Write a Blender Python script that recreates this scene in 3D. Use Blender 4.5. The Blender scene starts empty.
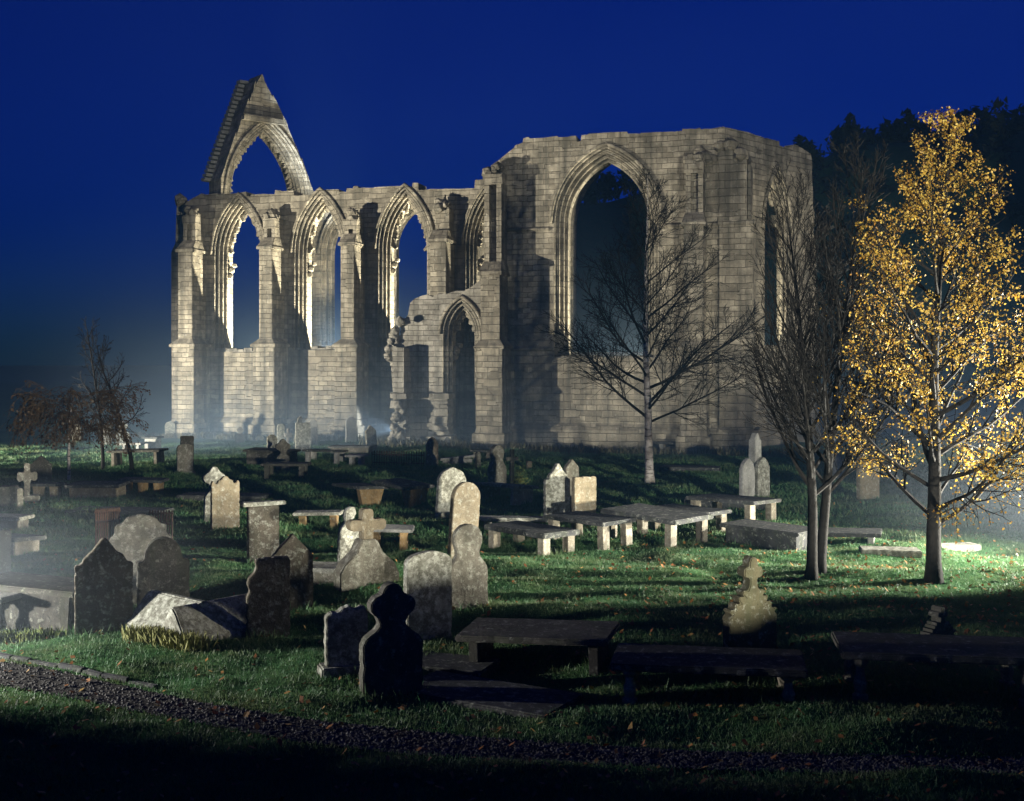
import bpy, bmesh, math, random
import numpy as np
from mathutils import Vector, Matrix
from mathutils.geometry import delaunay_2d_cdt
C = bpy.context.scene.collection
sc = bpy.context.scene
R = math.radians
random.seed(7)

# ------------------------------------------------------------------ camera, world, lamps, exposure
F, HOR, H = 1150.0, 363.0, 3.7            # focal length in pixels, horizon row, eye height
cam_d = bpy.data.cameras.new('camera'); cam = bpy.data.objects.new('camera', cam_d); C.objects.link(cam)
cam.location = (0, 0, H); cam.rotation_euler = (R(90), 0, 0)
cam_d.sensor_width = 36; cam_d.lens = 36*F/1024; cam_d.shift_y = (HOR-400.5)/1024
cam_d.clip_start = .1; cam_d.clip_end = 4000
sc.camera = cam

W = bpy.data.worlds.new('World'); sc.world = W; W.use_nodes = True
nt = W.node_tree; bg = nt.nodes['Background']
sky = nt.nodes.new('ShaderNodeTexSky'); sky.sky_type = 'NISHITA'; sky.sun_disc = False
sky.sun_elevation = R(3.0); sky.sun_rotation = R(200); sky.ozone_density = 6; sky.air_density = 1.0; sky.dust_density = .3
tint = nt.nodes.new('ShaderNodeMix'); tint.data_type = 'RGBA'; tint.blend_type = 'MULTIPLY'
tint.inputs[0].default_value = 1; tint.inputs[7].default_value = (.0, .195, .92, 1)
nt.links.new(sky.outputs[0], tint.inputs[6]); nt.links.new(tint.outputs[2], bg.inputs[0])
bg.inputs[1].default_value = .086

vs = sc.view_settings; vs.view_transform = 'Standard'; vs.look = 'None'; vs.gamma = 1; vs.use_curve_mapping = False
vs.exposure = 0.0
cy = sc.cycles
cy.use_denoising = True; cy.max_bounces = 4; cy.diffuse_bounces = 2; cy.glossy_bounces = 1
cy.transmission_bounces = 2; cy.volume_bounces = 0; cy.transparent_max_bounces = 6
cy.sample_clamp_indirect = 3; cy.caustics_reflective = False; cy.caustics_refractive = False

def spot(name, loc, aim, power, cone, blend=.3, col=(1, .93, .8), size=.12):
    l = bpy.data.lights.new(name, 'SPOT'); l.energy = power; l.color = col
    l.spot_size = R(cone); l.spot_blend = blend; l.shadow_soft_size = size
    o = bpy.data.objects.new(name, l); C.objects.link(o); o.location = loc
    o.rotation_euler = (Vector(aim)-Vector(loc)).to_track_quat('-Z', 'Y').to_euler()
    return o
# floodlights that stand round the churchyard and in the ruin
spot('floodlight_west', (-33, 36, .7), (-4, 56, 4.2), 112000, 47, .6, (1, .94, .80), .25)
spot('floodlight_yard', (14, -5.5, 2.6), (-1, 42, 1.4), 64000, 74, .3, (1, .97, .85), .28)
spot('floodlight_path', (-11, 13.9, 1.2), (2, 17.6, .2), 6500, 72, .6, (1, .98, .92), .1)
spot('floodlight_lawn', (16.5, 20.7, 2.1), (3, 19.6, .2), 37000, 58, .6, (1, .98, .88), .08)
spot('floodlight_birch', (17, 22.5, 1.3), (6, 22.4, 3.4), 36000, 52, .5, (1, .93, .76), .1)
spot('floodlight_east', (31, 24, 1.0), (13, 51, 5), 26000, 26, .5, (1, .93, .78), .2)

# ------------------------------------------------------------------ helpers
def link(o, parent=None):
    C.objects.link(o)
    if parent is not None: o.parent = parent
    return o
def mesh_obj(name, me, mat, parent=None):
    o = bpy.data.objects.new(name, me)
    if mat: me.materials.append(mat)
    return link(o, parent)
def empty(name, loc, rz=0):
    o = bpy.data.objects.new(name, None); o.empty_display_size = .2
    o.location = loc; o.rotation_euler = (0, 0, rz); return link(o)
def tag(o, label=None, cat=None, group=None, kind=None):
    if label: o['label'] = label
    if cat: o['category'] = cat
    if group: o['group'] = group
    if kind: o['kind'] = kind
    return o

def vnoise(x, y, seed=0):
    x = np.asarray(x, float); y = np.asarray(y, float)
    xi = np.floor(x).astype(np.int64); yi = np.floor(y).astype(np.int64)
    xf = x-xi; yf = y-yi
    xf = xf*xf*(3-2*xf); yf = yf*yf*(3-2*yf)
    def h(a, b):
        n = (a*374761393 + b*668265263 + seed*974634) & 0x7fffffff
        n = ((n ^ (n >> 13))*1274126177) & 0x7fffffff
        return ((n ^ (n >> 16)) & 0xffff)/65535.0
    return (h(xi, yi)*(1-xf)+h(xi+1, yi)*xf)*(1-yf)+(h(xi, yi+1)*(1-xf)+h(xi+1, yi+1)*xf)*yf

def path_rows(px):            # the rows of the two edges of the gravel path in the picture, by column
    xs = [-260, 0, 60, 130, 200, 300, 400, 520, 700, 1024, 1400]
    up = [628, 658, 668, 684, 699, 715, 726, 737, 748, 756, 764]
    lo = [648, 682, 692, 706, 719, 738, 749, 757, 764, 775, 785]
    return np.interp(px, xs, up), np.interp(px, xs, lo)

def terrain(x, y):
    x = np.asarray(x, float); y = np.asarray(y, float)
    h = .16*(vnoise(x/5.5, y/4.2, 1)-.5) + .20*(vnoise(x/1.9, y/.95, 2)-.5) + .085*(vnoise(x/.6, y/.42, 3)-.5)
    h = h + .018*(vnoise(x/.2, y/.17, 4)-.5)
    yy = np.maximum(y, 4.0); px = 512+F*x/yy; row = HOR+F*H/yy
    up, lo = path_rows(px); mid = (up+lo)/2; hw = (lo-up)/2
    t = np.clip((np.abs(row-mid)-hw)/14, 0, 1); t = np.where(y < 5.5, 1, t)
    h = h*t - .05*(1-t)
    far = np.clip((np.hypot(x, y-30)-60)/60, 0, 1)
    return h*(1-far)

def G(px, py):                # where the eye ray through a pixel meets the ground
    d = F*H/(py-HOR)
    for _ in range(4):
        z = float(terrain((px-512)/F*d, d)); d = F*(H-z)/(py-HOR)
    x = (px-512)/F*d
    return Vector((x, d, float(terrain(x, d))))

class MB:
    def __init__(s): s.v = []; s.f = []
    def add(s, vs, fs, M=None):
        b = len(s.v)
        for p in vs:
            p = Vector(p)
            s.v.append(tuple(M @ p) if M else tuple(p))
        s.f += [tuple(i+b for i in f) for f in fs]
    def box(s, x0, x1, y0, y1, z0, z1, M=None, tx=0, ty0=0, j=0):
        # tx: how much each side narrows at the top; ty0: how far the front leans back at the top
        v = [(x0, y0, z0), (x1, y0, z0), (x1, y1, z0), (x0, y1, z0), (x0+tx, y0+ty0, z1), (x1-tx, y0+ty0, z1), (x1-tx, y1, z1), (x0+tx, y1, z1)]
        if j: v = [tuple(c+random.uniform(-j, j) for c in p) for p in v]
        s.add(v, [(0, 3, 2, 1), (4, 5, 6, 7), (0, 1, 5, 4), (1, 2, 6, 5), (2, 3, 7, 6), (3, 0, 4, 7)], M)
    def tube(s, pts, rad, n=6, closed=False):
        pts = [Vector(p) for p in pts]; b = len(s.v); m = len(pts)
        if not hasattr(rad, '__len__'): rad = [rad]*m
        a = None
        for i, p in enumerate(pts):
            t = (pts[min(i+1, m-1)]-pts[max(i-1, 0)]).normalized()
            if a is None:
                a = t.orthogonal().normalized()
            a = (a-t*a.dot(t)); a = a.normalized() if a.length > 1e-6 else t.orthogonal().normalized()
            c = t.cross(a)
            for k in range(n):
                q = p+(a*math.cos(2*math.pi*k/n)+c*math.sin(2*math.pi*k/n))*rad[i]
                s.v.append(tuple(q))
        for i in range(m-1):
            for k in range(n):
                k2 = (k+1) % n
                s.f.append((b+i*n+k, b+i*n+k2, b+(i+1)*n+k2, b+(i+1)*n+k))
        s.f.append(tuple(b+k for k in range(n))[::-1]); s.f.append(tuple(b+(m-1)*n+k for k in range(n)))
    def prism(s, outline, y0, y1, M=None):      # outline in x,z; extruded along y
        n = len(outline)
        v = [(x, y0, z) for x, z in outline]+[(x, y1, z) for x, z in outline]
        f = [tuple(range(n)), tuple(range(2*n-1, n-1, -1))]+[(i, i+n, (i+1) % n+n, (i+1) % n) for i in range(n)]
        s.add(v, f, M)
    def lump(s, c, r, seed=0, flat=1.0):
        rnd = random.Random(seed); bm = bmesh.new(); bmesh.ops.create_icosphere(bm, subdivisions=1, radius=1)
        s.add([(c[0]+v.co.x*r*rnd.uniform(.75, 1.2), c[1]+v.co.y*r*rnd.uniform(.75, 1.2), c[2]+v.co.z*r*flat*rnd.uniform(.75, 1.2)) for v in bm.verts],
              [tuple(v.index for v in f.verts) for f in bm.faces]); bm.free()
    def build(s, name, mat, parent=None, bevel=0, smooth=False):
        me = bpy.data.meshes.new(name); me.from_pydata(s.v, [], s.f); me.update()
        bm = bmesh.new(); bm.from_mesh(me)
        bmesh.ops.recalc_face_normals(bm, faces=bm.faces)
        if bevel:
            ed = [e for e in bm.edges if len(e.link_faces) == 2 and e.calc_face_angle(0) > .55]
            bmesh.ops.bevel(bm, geom=ed, offset=bevel, segments=2, affect='EDGES', clamp_overlap=True)
        bm.to_mesh(me); bm.free()
        if smooth: me.polygons.foreach_set('use_smooth', [True]*len(me.polygons))
        return mesh_obj(name, me, mat, parent)

def raw_mesh(name, v, f_flat, nper, mat, parent=None):     # fast path for very many small faces
    me = bpy.data.meshes.new(name); v = np.asarray(v, np.float32); f = np.asarray(f_flat, np.int32)
    nf = len(f)//nper
    me.vertices.add(len(v)); me.vertices.foreach_set('co', v.ravel())
    me.loops.add(len(f)); me.loops.foreach_set('vertex_index', f)
    me.polygons.add(nf); me.polygons.foreach_set('loop_start', np.arange(nf, dtype=np.int32)*nper)
    me.update(calc_edges=True); me.validate()
    return mesh_obj(name, me, mat, parent)

# ------------------------------------------------------------------ materials
def new_mat(name):
    m = bpy.data.materials.new(name); m.use_nodes = True
    return m, m.node_tree, m.node_tree.nodes['Principled BSDF']
def N(t, typ, **kw):
    n = t.nodes.new(typ)
    for k, v in kw.items(): setattr(n, k, v)
    return n
def ramp(t, src, stops):
    r = N(t, 'ShaderNodeValToRGB'); e = r.color_ramp.elements
    while len(e) < len(stops): e.new(.5)
    for el, (p, c) in zip(e, stops): el.position = p; el.color = c if len(c) == 4 else (*c, 1)
    t.links.new(src, r.inputs[0]); return r.outputs[0]
def mix(t, fac, a, b, mode='MIX'):
    m = N(t, 'ShaderNodeMix', data_type='RGBA', blend_type=mode)
    for i, s in ((0, fac), (6, a), (7, b)):
        if hasattr(s, 'links'): t.links.new(s, m.inputs[i])
        else: m.inputs[i].default_value = s if i == 0 else ((*s, 1) if len(s) == 3 else s)
    return m.outputs[2]
def noise(t, vec, scale, detail=5, rough=.6):
    n = N(t, 'ShaderNodeTexNoise'); n.inputs['Scale'].default_value = scale; n.inputs['Detail'].default_value = detail; n.inputs['Roughness'].default_value = rough
    if vec is not None: t.links.new(vec, n.inputs['Vector'])
    return n.outputs[0]
def bump(t, h, s, dist, p=None):
    b = N(t, 'ShaderNodeBump'); b.inputs['Strength'].default_value = s; b.inputs['Distance'].default_value = dist
    t.links.new(h, b.inputs['Height'])
    if p is not None: t.links.new(p, b.inputs['Normal'])
    return b.outputs[0]

def ashlar(name, c1, c2, c3):
    m, t, p = new_mat(name)
    tc = N(t, 'ShaderNodeTexCoord'); o = tc.outputs['Object']
    sp = N(t, 'ShaderNodeSeparateXYZ'); t.links.new(o, sp.inputs[0])
    nm = N(t, 'ShaderNodeSeparateXYZ'); t.links.new(tc.outputs['Normal'], nm.inputs[0])
    ab = N(t, 'ShaderNodeMath', operation='ABSOLUTE'); t.links.new(nm.outputs[0], ab.inputs[0])
    gt = N(t, 'ShaderNodeMath', operation='GREATER_THAN'); t.links.new(ab.outputs[0], gt.inputs[0]); gt.inputs[1].default_value = .71
    mx = N(t, 'ShaderNodeMix', data_type='FLOAT'); t.links.new(gt.outputs[0], mx.inputs[0]); t.links.new(sp.outputs[0], mx.inputs[2]); t.links.new(sp.outputs[1], mx.inputs[3])
    cb = N(t, 'ShaderNodeCombineXYZ'); t.links.new(mx.outputs[0], cb.inputs[0]); t.links.new(sp.outputs[2], cb.inputs[1])
    wob = N(t, 'ShaderNodeTexNoise'); wob.inputs['Scale'].default_value = 1.3; t.links.new(o, wob.inputs['Vector'])
    wv = N(t, 'ShaderNodeMix', data_type='RGBA', blend_type='LINEAR_LIGHT'); wv.inputs[0].default_value = .045
    t.links.new(cb.outputs[0], wv.inputs[6]); t.links.new(wob.outputs[1], wv.inputs[7])
    br = N(t, 'ShaderNodeTexBrick'); t.links.new(wv.outputs[2], br.inputs['Vector'])
    br.offset = .5; br.inputs['Scale'].default_value = 1; br.inputs['Brick Width'].default_value = .47; br.inputs['Row Height'].default_value = .235
    br.inputs['Mortar Size'].default_value = .009; br.inputs['Mortar Smooth'].default_value = .3; br.inputs['Bias'].default_value = -.1
    br.inputs['Color1'].default_value = (*c1, 1); br.inputs['Color2'].default_value = (*c2, 1); br.inputs['Mortar'].default_value = (*[x*.42 for x in c1], 1)
    b2_ = N(t, 'ShaderNodeTexBrick'); t.links.new(wv.outputs[2], b2_.inputs['Vector']); b2_.offset = .37
    for k_, v_ in (('Scale', 1), ('Brick Width', .83), ('Row Height', .335), ('Mortar Size', .012), ('Mortar Smooth', .3), ('Bias', .1)): b2_.inputs[k_].default_value = v_
    b2_.inputs['Color1'].default_value = (*[x*.9 for x in c1], 1); b2_.inputs['Color2'].default_value = (*c2, 1); b2_.inputs['Mortar'].default_value = (*[x*.4 for x in c1], 1)
    msk = ramp(t, noise(t, o, .3, 2), [(.515, (0, 0, 0)), (.525, (1, 1, 1))])
    bcol = mix(t, msk, br.outputs[0], b2_.outputs[0]); bfac = mix(t, msk, br.outputs['Fac'], b2_.outputs['Fac'])
    big = noise(t, o, .35, 4); mid = noise(t, o, 1.6, 6, .65); fine = noise(t, o, 9, 6, .7)
    col = mix(t, ramp(t, big, [(.45, (0, 0, 0)), (.7, (.55,)*3)]), bcol, c3)
    col = mix(t, ramp(t, mid, [(.40, (0, 0, 0)), (.62, (1, 1, 1))]), col, mix(t, .62, col, (.075, .066, .05)))
    col = mix(t, ramp(t, fine, [(.58, (0, 0, 0)), (.72, (.6,)*3)]), col, (.5, .5, .44))
    col = mix(t, ramp(t, fine, [(.25, (.75,)*3), (.42, (0, 0, 0))]), col, (.07, .06, .045))
    # tidemarks running down from the tops and ledges
    mp = N(t, 'ShaderNodeMapping'); mp.inputs['Scale'].default_value = (2.4, 2.4, .12); t.links.new(o, mp.inputs[0])
    col = mix(t, ramp(t, noise(t, mp.outputs[0], 1, 4), [(.46, (0, 0, 0)), (.68, (.8,)*3)]), col, (.075, .07, .055))
    t.links.new(col, p.inputs['Base Color']); p.inputs['Roughness'].default_value = .92; p.inputs['Specular IOR Level'].default_value = .15
    inv = N(t, 'ShaderNodeMath', operation='MULTIPLY'); t.links.new(bfac, inv.inputs[0]); inv.inputs[1].default_value = -1
    bw_ = N(t, 'ShaderNodeRGBToBW'); t.links.new(bcol, bw_.inputs[0])
    b0 = bump(t, bw_.outputs[0], .6, .2); b1 = bump(t, inv.outputs[0], .9, .06, b0); b2 = bump(t, mid, .6, .09, b1); b3 = bump(t, fine, .6, .025, b2)
    t.links.new(b3, p.inputs['Normal'])
    return m
M_wall = ashlar('priory_stone', (.42, .37, .275), (.19, .165, .12), (.29, .255, .19))
M_rubble = ashlar('rubble_stone', (.36, .33, .27), (.24, .22, .18), (.33, .30, .25))

def gravestone(name, base, dark, lichen=.5, moss=.3, scale=1.0, bs=1):
    m, t, p = new_mat(name)
    tc = N(t, 'ShaderNodeTexCoord'); oi = N(t, 'ShaderNodeObjectInfo')
    ad = N(t, 'ShaderNodeVectorMath', operation='MULTIPLY_ADD'); t.links.new(oi.outputs['Random'], ad.inputs[0]); ad.inputs[1].default_value = (37, 19, 23); t.links.new(tc.outputs['Object'], ad.inputs[2])
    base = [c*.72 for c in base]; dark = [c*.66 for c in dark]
    o = ad.outputs[0]
    n1 = noise(t, o, 2.2*scale, 6, .65); n2 = noise(t, o, 11*scale, 6, .75); n3 = noise(t, o, 34*scale, 4, .7)
    col = mix(t, ramp(t, n1, [(.3, (0, 0, 0)), (.7, (1, 1, 1))]), base, dark)
    col = mix(t, ramp(t, n2, [(.56-.12*lichen, (0, 0, 0)), (.68-.06*lichen, (.85*min(1, lichen+.2),)*3)]), col, (.50, .50, .42))
    col = mix(t, ramp(t, n3, [(.3, (.8,)*3), (.45, (0, 0, 0))]), col, [c*.45 for c in dark])
    n4 = noise(t, o, 9*scale, 4, .6); col = mix(t, ramp(t, n4, [(.64-.06*lichen, (0, 0, 0)), (.68-.06*lichen, (.6,)*3)]), col, mix(t, .5, (.40, .40, .33), (.24, .25, .19)))
    n5 = noise(t, o, 3.1*scale, 5, .6); col = mix(t, ramp(t, n5, [(.52, (0, 0, 0)), (.7, (.55,)*3)]), col, [c*.5 for c in dark])
    sp = N(t, 'ShaderNodeSeparateXYZ'); t.links.new(tc.outputs['Object'], sp.inputs[0])
    mp = N(t, 'ShaderNodeMapping'); mp.inputs['Scale'].default_value = (6, 6, .5); t.links.new(o, mp.inputs[0])
    st = ramp(t, noise(t, mp.outputs[0], 1, 5), [(.45, (0, 0, 0)), (.75, (.8*moss+.15,)*3)])
    col = mix(t, st, col, (.045, .055, .028))
    hv = N(t, 'ShaderNodeHueSaturation'); t.links.new(col, hv.inputs['Color'])
    mr = N(t, 'ShaderNodeMapRange'); t.links.new(oi.outputs['Random'], mr.inputs[0]); mr.inputs[3].default_value = .72; mr.inputs[4].default_value = 1.2
    t.links.new(mr.outputs[0], hv.inputs['Value'])
    t.links.new(hv.outputs[0], p.inputs['Base Color']); p.inputs['Roughness'].default_value = .9; p.inputs['Specular IOR Level'].default_value = .2
    b = bump(t, n1, .5*bs, .05); b = bump(t, n2, .5*bs, .02, b); b = bump(t, n3, .5*bs, .008, b); t.links.new(b, p.inputs['Normal'])
    return m
M_gs = gravestone('headstone_stone', (.27, .245, .19), (.15, .135, .105), .45, .35)
M_gl = gravestone('headstone_lichen', (.29, .28, .23), (.17, .16, .12), .95, .25)
M_gt = gravestone('headstone_tan', (.32, .26, .17), (.22, .18, .12), .3, .15)
M_gb = gravestone('headstone_shaded_brown', (.15, .125, .092), (.085, .072, .055), .35, .45)  # brown darkened: the shade over these headstones is put into the stone colour
M_go = gravestone('headstone_olive', (.14, .125, .07), (.085, .075, .042), .2, .6)
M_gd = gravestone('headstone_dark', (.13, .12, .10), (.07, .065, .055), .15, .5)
M_gw = gravestone('headstone_pale', (.46, .45, .41), (.30, .29, .26), .4, .12)
M_to = gravestone('tomb_orange_stone', (.44, .29, .13), (.26, .17, .08), .2, .35)
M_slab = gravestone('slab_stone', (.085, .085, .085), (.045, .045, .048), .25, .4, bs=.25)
M_leg = gravestone('tomb_leg_stone', (.33, .29, .22), (.22, .19, .145), .35, .2)

def simple(name, cols, scale=8, rough=.85, bumpd=.01, coord='Object'):
    m, t, p = new_mat(name); tc = N(t, 'ShaderNodeTexCoord')
    n = noise(t, tc.outputs[coord], scale, 5)
    t.links.new(ramp(t, n, [(.3, cols[0]), (.7, cols[1])]), p.inputs['Base Color'])
    p.inputs['Roughness'].default_value = rough; p.inputs['Specular IOR Level'].default_value = .2
    if bumpd: t.links.new(bump(t, n, .7, bumpd), p.inputs['Normal'])
    return m
M_bark = simple('dark_bark', [(.006, .0055, .005), (.018, .016, .013)], 14, .9, .02)
M_iron = simple('iron', [(.02, .02, .022), (.07, .04, .025)], 20, .6, .004)
M_weed = simple('weeds', [(.05, .085, .02), (.16, .17, .05)], 3, .8, 0)
M_drywood = simple('brown_twigs', [(.05, .033, .018), (.10, .068, .036)], 3, .85, 0)
M_pebble = simple('gravel_pebbles', [(.022, .02, .018), (.15, .14, .125)], 7, .55, 0)
M_gravel = simple('gravel', [(.016, .014, .012), (.055, .05, .043)], 30, .8, .02)

def birch_bark():
    m, t, p = new_mat('birch_bark'); tc = N(t, 'ShaderNodeTexCoord')
    mp = N(t, 'ShaderNodeMapping'); mp.inputs['Scale'].default_value = (3, 3, 11); t.links.new(tc.outputs['Object'], mp.inputs[0])
    n = noise(t, mp.outputs[0], 1, 5, .7); n2 = noise(t, tc.outputs['Object'], 2.5, 4)
    col = mix(t, ramp(t, n, [(.5, (0, 0, 0)), (.62, (1, 1, 1))]), (.42, .38, .33), (.05, .04, .035))
    col = mix(t, ramp(t, n2, [(.45, (0, 0, 0)), (.65, (.8,)*3)]), col, (.12, .09, .065))
    t.links.new(col, p.inputs['Base Color']); p.inputs['Roughness'].default_value = .8
    t.links.new(bump(t, n, .6, .02), p.inputs['Normal']); return m
M_birch = birch_bark()

def leaf_mat(name, a, b, c, trans=.35):
    m, t, p = new_mat(name); ge = N(t, 'ShaderNodeNewGeometry')
    rnd = ge.outputs['Random Per Island']
    col = ramp(t, rnd, [(0, a), (.5, b), (1, c)])
    t.links.new(col, p.inputs['Base Color']); p.inputs['Roughness'].default_value = .55
    tr = N(t, 'ShaderNodeBsdfTranslucent'); t.links.new(col, tr.inputs[0])
    ms = N(t, 'ShaderNodeMixShader'); ms.inputs[0].default_value = trans
    t.links.new(p.outputs[0], ms.inputs[1]); t.links.new(tr.outputs[0], ms.inputs[2])
    t.links.new(ms.outputs[0], t.nodes['Material Output'].inputs[0]); return m
M_leaf = leaf_mat('birch_leaves', (.27, .13, .018), (.50, .31, .038), (.62, .45, .10))
M_fallen = leaf_mat('fallen_leaf', (.16, .05, .015), (.26, .11, .025), (.30, .19, .05), .1)
M_grass = leaf_mat('grass_blades', (.04, .14, .05), (.06, .19, .07), (.12, .22, .08), .3)
t = M_grass.node_tree; p_ = t.nodes['Principled BSDF']; src = p_.inputs['Base Color'].links[0].from_socket
tc = N(t, 'ShaderNodeTexCoord'); pn = noise(t, tc.outputs['Object'], .9, 5, .7)
gc = mix(t, ramp(t, pn, [(.38, (0, 0, 0)), (.66, (.9,)*3)]), src, (.13, .15, .06)); gc = mix(t, ramp(t, pn, [(.28, (.7,)*3), (.42, (0, 0, 0))]), gc, (.025, .07, .02))
for l_ in list(src.links): t.links.new(gc, l_.to_socket) if l_.to_node.bl_idname in ('ShaderNodeBsdfPrincipled', 'ShaderNodeBsdfTranslucent') else None

def ground_mat():
    m, t, p = new_mat('turf'); tc = N(t, 'ShaderNodeTexCoord'); o = tc.outputs['Object']
    n1 = noise(t, o, .28, 5, .6); n2 = noise(t, o, 2.3, 6, .7); n3 = noise(t, o, 22, 5, .75)
    col = mix(t, ramp(t, n1, [(.35, (0, 0, 0)), (.65, (1, 1, 1))]), (.045, .12, .042), (.065, .155, .055))
    col = mix(t, ramp(t, n2, [(.45, (0, 0, 0)), (.7, (.8,)*3)]), col, (.10, .14, .05))
    col = mix(t, ramp(t, n2, [(.25, (.8,)*3), (.42, (0, 0, 0))]), col, (.028, .055, .017))
    col = mix(t, ramp(t, n3, [(.3, (.85,)*3), (.5, (0, 0, 0))]), col, (.018, .03, .010))
    t.links.new(col, p.inputs['Base Color']); p.inputs['Roughness'].default_value = .95; p.inputs['Specular IOR Level'].default_value = .1
    b = bump(t, n2, .8, .12); b = bump(t, n3, .9, .04, b); t.links.new(b, p.inputs['Normal']); return m
M_turf = ground_mat()

# ------------------------------------------------------------------ ground sheet, path, hill
def axis(lo, hi, step, ends):
    c = list(np.arange(lo, hi+1e-6, step)); a = []; s = step
    x = lo
    while x > -ends: s *= 1.35; x -= s; a.append(x)
    b = []; s = step; x = hi
    while x < ends: s *= 1.35; x += s; b.append(x)
    return np.array(a[::-1]+c+b)
gx = axis(-17, 17, .13, 1600); gy = axis(5.5, 46, .13, 1600)
X, Y = np.meshgrid(gx, gy); Z = terrain(X, Y)
nx, ny = len(gx), len(gy)
idx = np.arange(nx*ny).reshape(ny, nx)
quads = np.stack([idx[:-1, :-1], idx[:-1, 1:], idx[1:, 1:], idx[1:, :-1]], -1).reshape(-1)
g = raw_mesh('ground', np.stack([X, Y, Z], -1).reshape(-1, 3), quads, 4, M_turf)
g.data.polygons.foreach_set('use_smooth', [True]*len(g.data.polygons)); tag(g, kind='structure')

pv, pf, pebbles = [], [], []
cols = np.linspace(-250, 1390, 140); NR = 5
for c in cols:
    u, l = path_rows(c)
    for k in range(NR):
        r = u+(l-u)*k/(NR-1); d = F*H/(r-HOR); x = (c-512)/F*d
        pv.append((x, d, float(terrain(x, d))+.012))
for i in range(len(cols)-1):
    for k in range(NR-1):
        a = i*NR+k; pf += [a, a+1, a+1+NR, a+NR]
pth = raw_mesh('gravel_path', pv, pf, 4, M_gravel); tag(pth, kind='structure')
mb = MB(); rnd = random.Random(5)
octa = [(1, 0, 0), (-1, 0, 0), (0, 1, 0), (0, -1, 0), (0, 0, 1), (0, 0, -1)]
of = [(0, 2, 4), (2, 1, 4), (1, 3, 4), (3, 0, 4), (2, 0, 5), (1, 2, 5), (3, 1, 5), (0, 3, 5)]
for i in range(9000):
    c = rnd.uniform(-120, 1150); u, l = path_rows(c); r = rnd.uniform(u-1, l+1)
    d = F*H/(r-HOR); x = (c-512)/F*d; z = float(terrain(x, d))+.014; s = rnd.uniform(.008, .022)
    a = rnd.uniform(0, 6.3); ca, sa = math.cos(a), math.sin(a); sx, sy, sz = s*rnd.uniform(.8, 1.5), s, s*rnd.uniform(.5, .9)
    mb.add([(x+(p[0]*ca*sx-p[1]*sa*sy), d+(p[0]*sa*sx+p[1]*ca*sy), z+p[2]*sz) for p in octa], of)
tag(mb.build('gravel', M_pebble), kind='stuff')
# stone edging of the path where it shows on the upper side
mb = MB(); rnd = random.Random(9)
c = -30
while c < 150:
    w = rnd.uniform(18, 30); a = G(c, float(path_rows(c)[0])-1); b = G(c+w-1.5, float(path_rows(c+w)[0])-1)
    t = (b-a); ln = t.length; M = Matrix.Translation(a) @ Matrix.Rotation(math.atan2(t.y, t.x), 4, 'Z')
    mb.box(0, ln, -.035, .035, -.08, .045+rnd.uniform(-.015, .015), M, j=.008); c += w
tag(mb.build('path_edging', M_slab, bevel=.008), kind='structure')

# wooded hill beyond the ruin
hx = np.linspace(-10, 190, 90); hy = np.linspace(118, 230, 40)
HX, HY = np.meshgrid(hx, hy)
def hillh(x, y):
    prof = np.interp(x, [-10, 5, 8, 20, 34, 42, 55, 75, 110, 190], [0, 1, 25, 26, 27, 31, 33, 35, 37, 39])
    return -1+prof*np.clip((y-118)/24, 0, 1)**.8 + (vnoise(x/9, y/9, 11)-.5)*2.0*np.clip((y-118)/20, 0, 1)
HZ = hillh(HX, HY); i2 = np.arange(HX.size).reshape(HX.shape)
hq = np.stack([i2[:-1, :-1], i2[:-1, 1:], i2[1:, 1:], i2[1:, :-1]], -1).reshape(-1)
hl = raw_mesh('hill', np.stack([HX, HY, HZ], -1).reshape(-1, 3), hq, 4, M_turf); tag(hl, kind='structure')
# the wood on it reads as one dark mass
rs = np.random.RandomState(3); wv, wf = [], []
def clump_crown(x, y, z, h, w, n, conifer):
    for k in range(n):
        t = rs.rand(); rr = w*(1-t)*.9+.2 if conifer else w*math.sqrt(max(.05, 1-(2*t-.9)**2))
        a = rs.rand()*6.283; q = rr*math.sqrt(rs.rand())
        c = np.array([x+math.cos(a)*q, y+math.sin(a)*q, z+h*(.12+.88*t)]); s = .2+.28*rs.rand()
        b = len(wv)
        for _ in range(3): wv.append(c+rs.randn(3)*s)
        wf.extend([b, b+1, b+2])
for i in range(280):
    x = rs.uniform(9, 150); y = rs.uniform(128, 160); z = float(hillh(x, y)); con = rs.rand() < .45
    clump_crown(x, y, z, rs.uniform(2.5, 4.5), rs.uniform(1.4, 2.6), 120, con)
clump_crown(40.6, 138, float(hillh(40.6, 138))-.5, 8, 2.6, 200, True)
M_wood = simple('far_wood', [(.018, .028, .014), (.04, .05, .02)], .6, .9, 0)
tag(raw_mesh('far_wood', wv, wf, 3, M_wood), kind='stuff')

# ------------------------------------------------------------------ the priory ruin
class Frame:
    def __init__(s, ox, oy, rot):
        s.o = (ox, oy); s.r = R(rot); s.c = math.cos(s.r); s.s = math.sin(s.r)
    def u(s, px, v):            # along-wall coordinate of a picture column on the plane at depth v
        k = (px-512)/F
        ax, ay = s.o[0]-s.s*v, s.o[1]+s.c*v
        return (k*ay-ax)/(s.c-k*s.s)
    def z(s, px, py, v):
        u = s.u(px, v); yy = s.o[1]+s.s*u+s.c*v
        return H-(py-HOR)/F*yy
    def uz(s, px, py, v): return (s.u(px, v), s.z(px, py, v))
    def world(s, u, v, z): return Vector((s.o[0]+s.c*u-s.s*v, s.o[1]+s.s*u+s.c*v, z))

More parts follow.
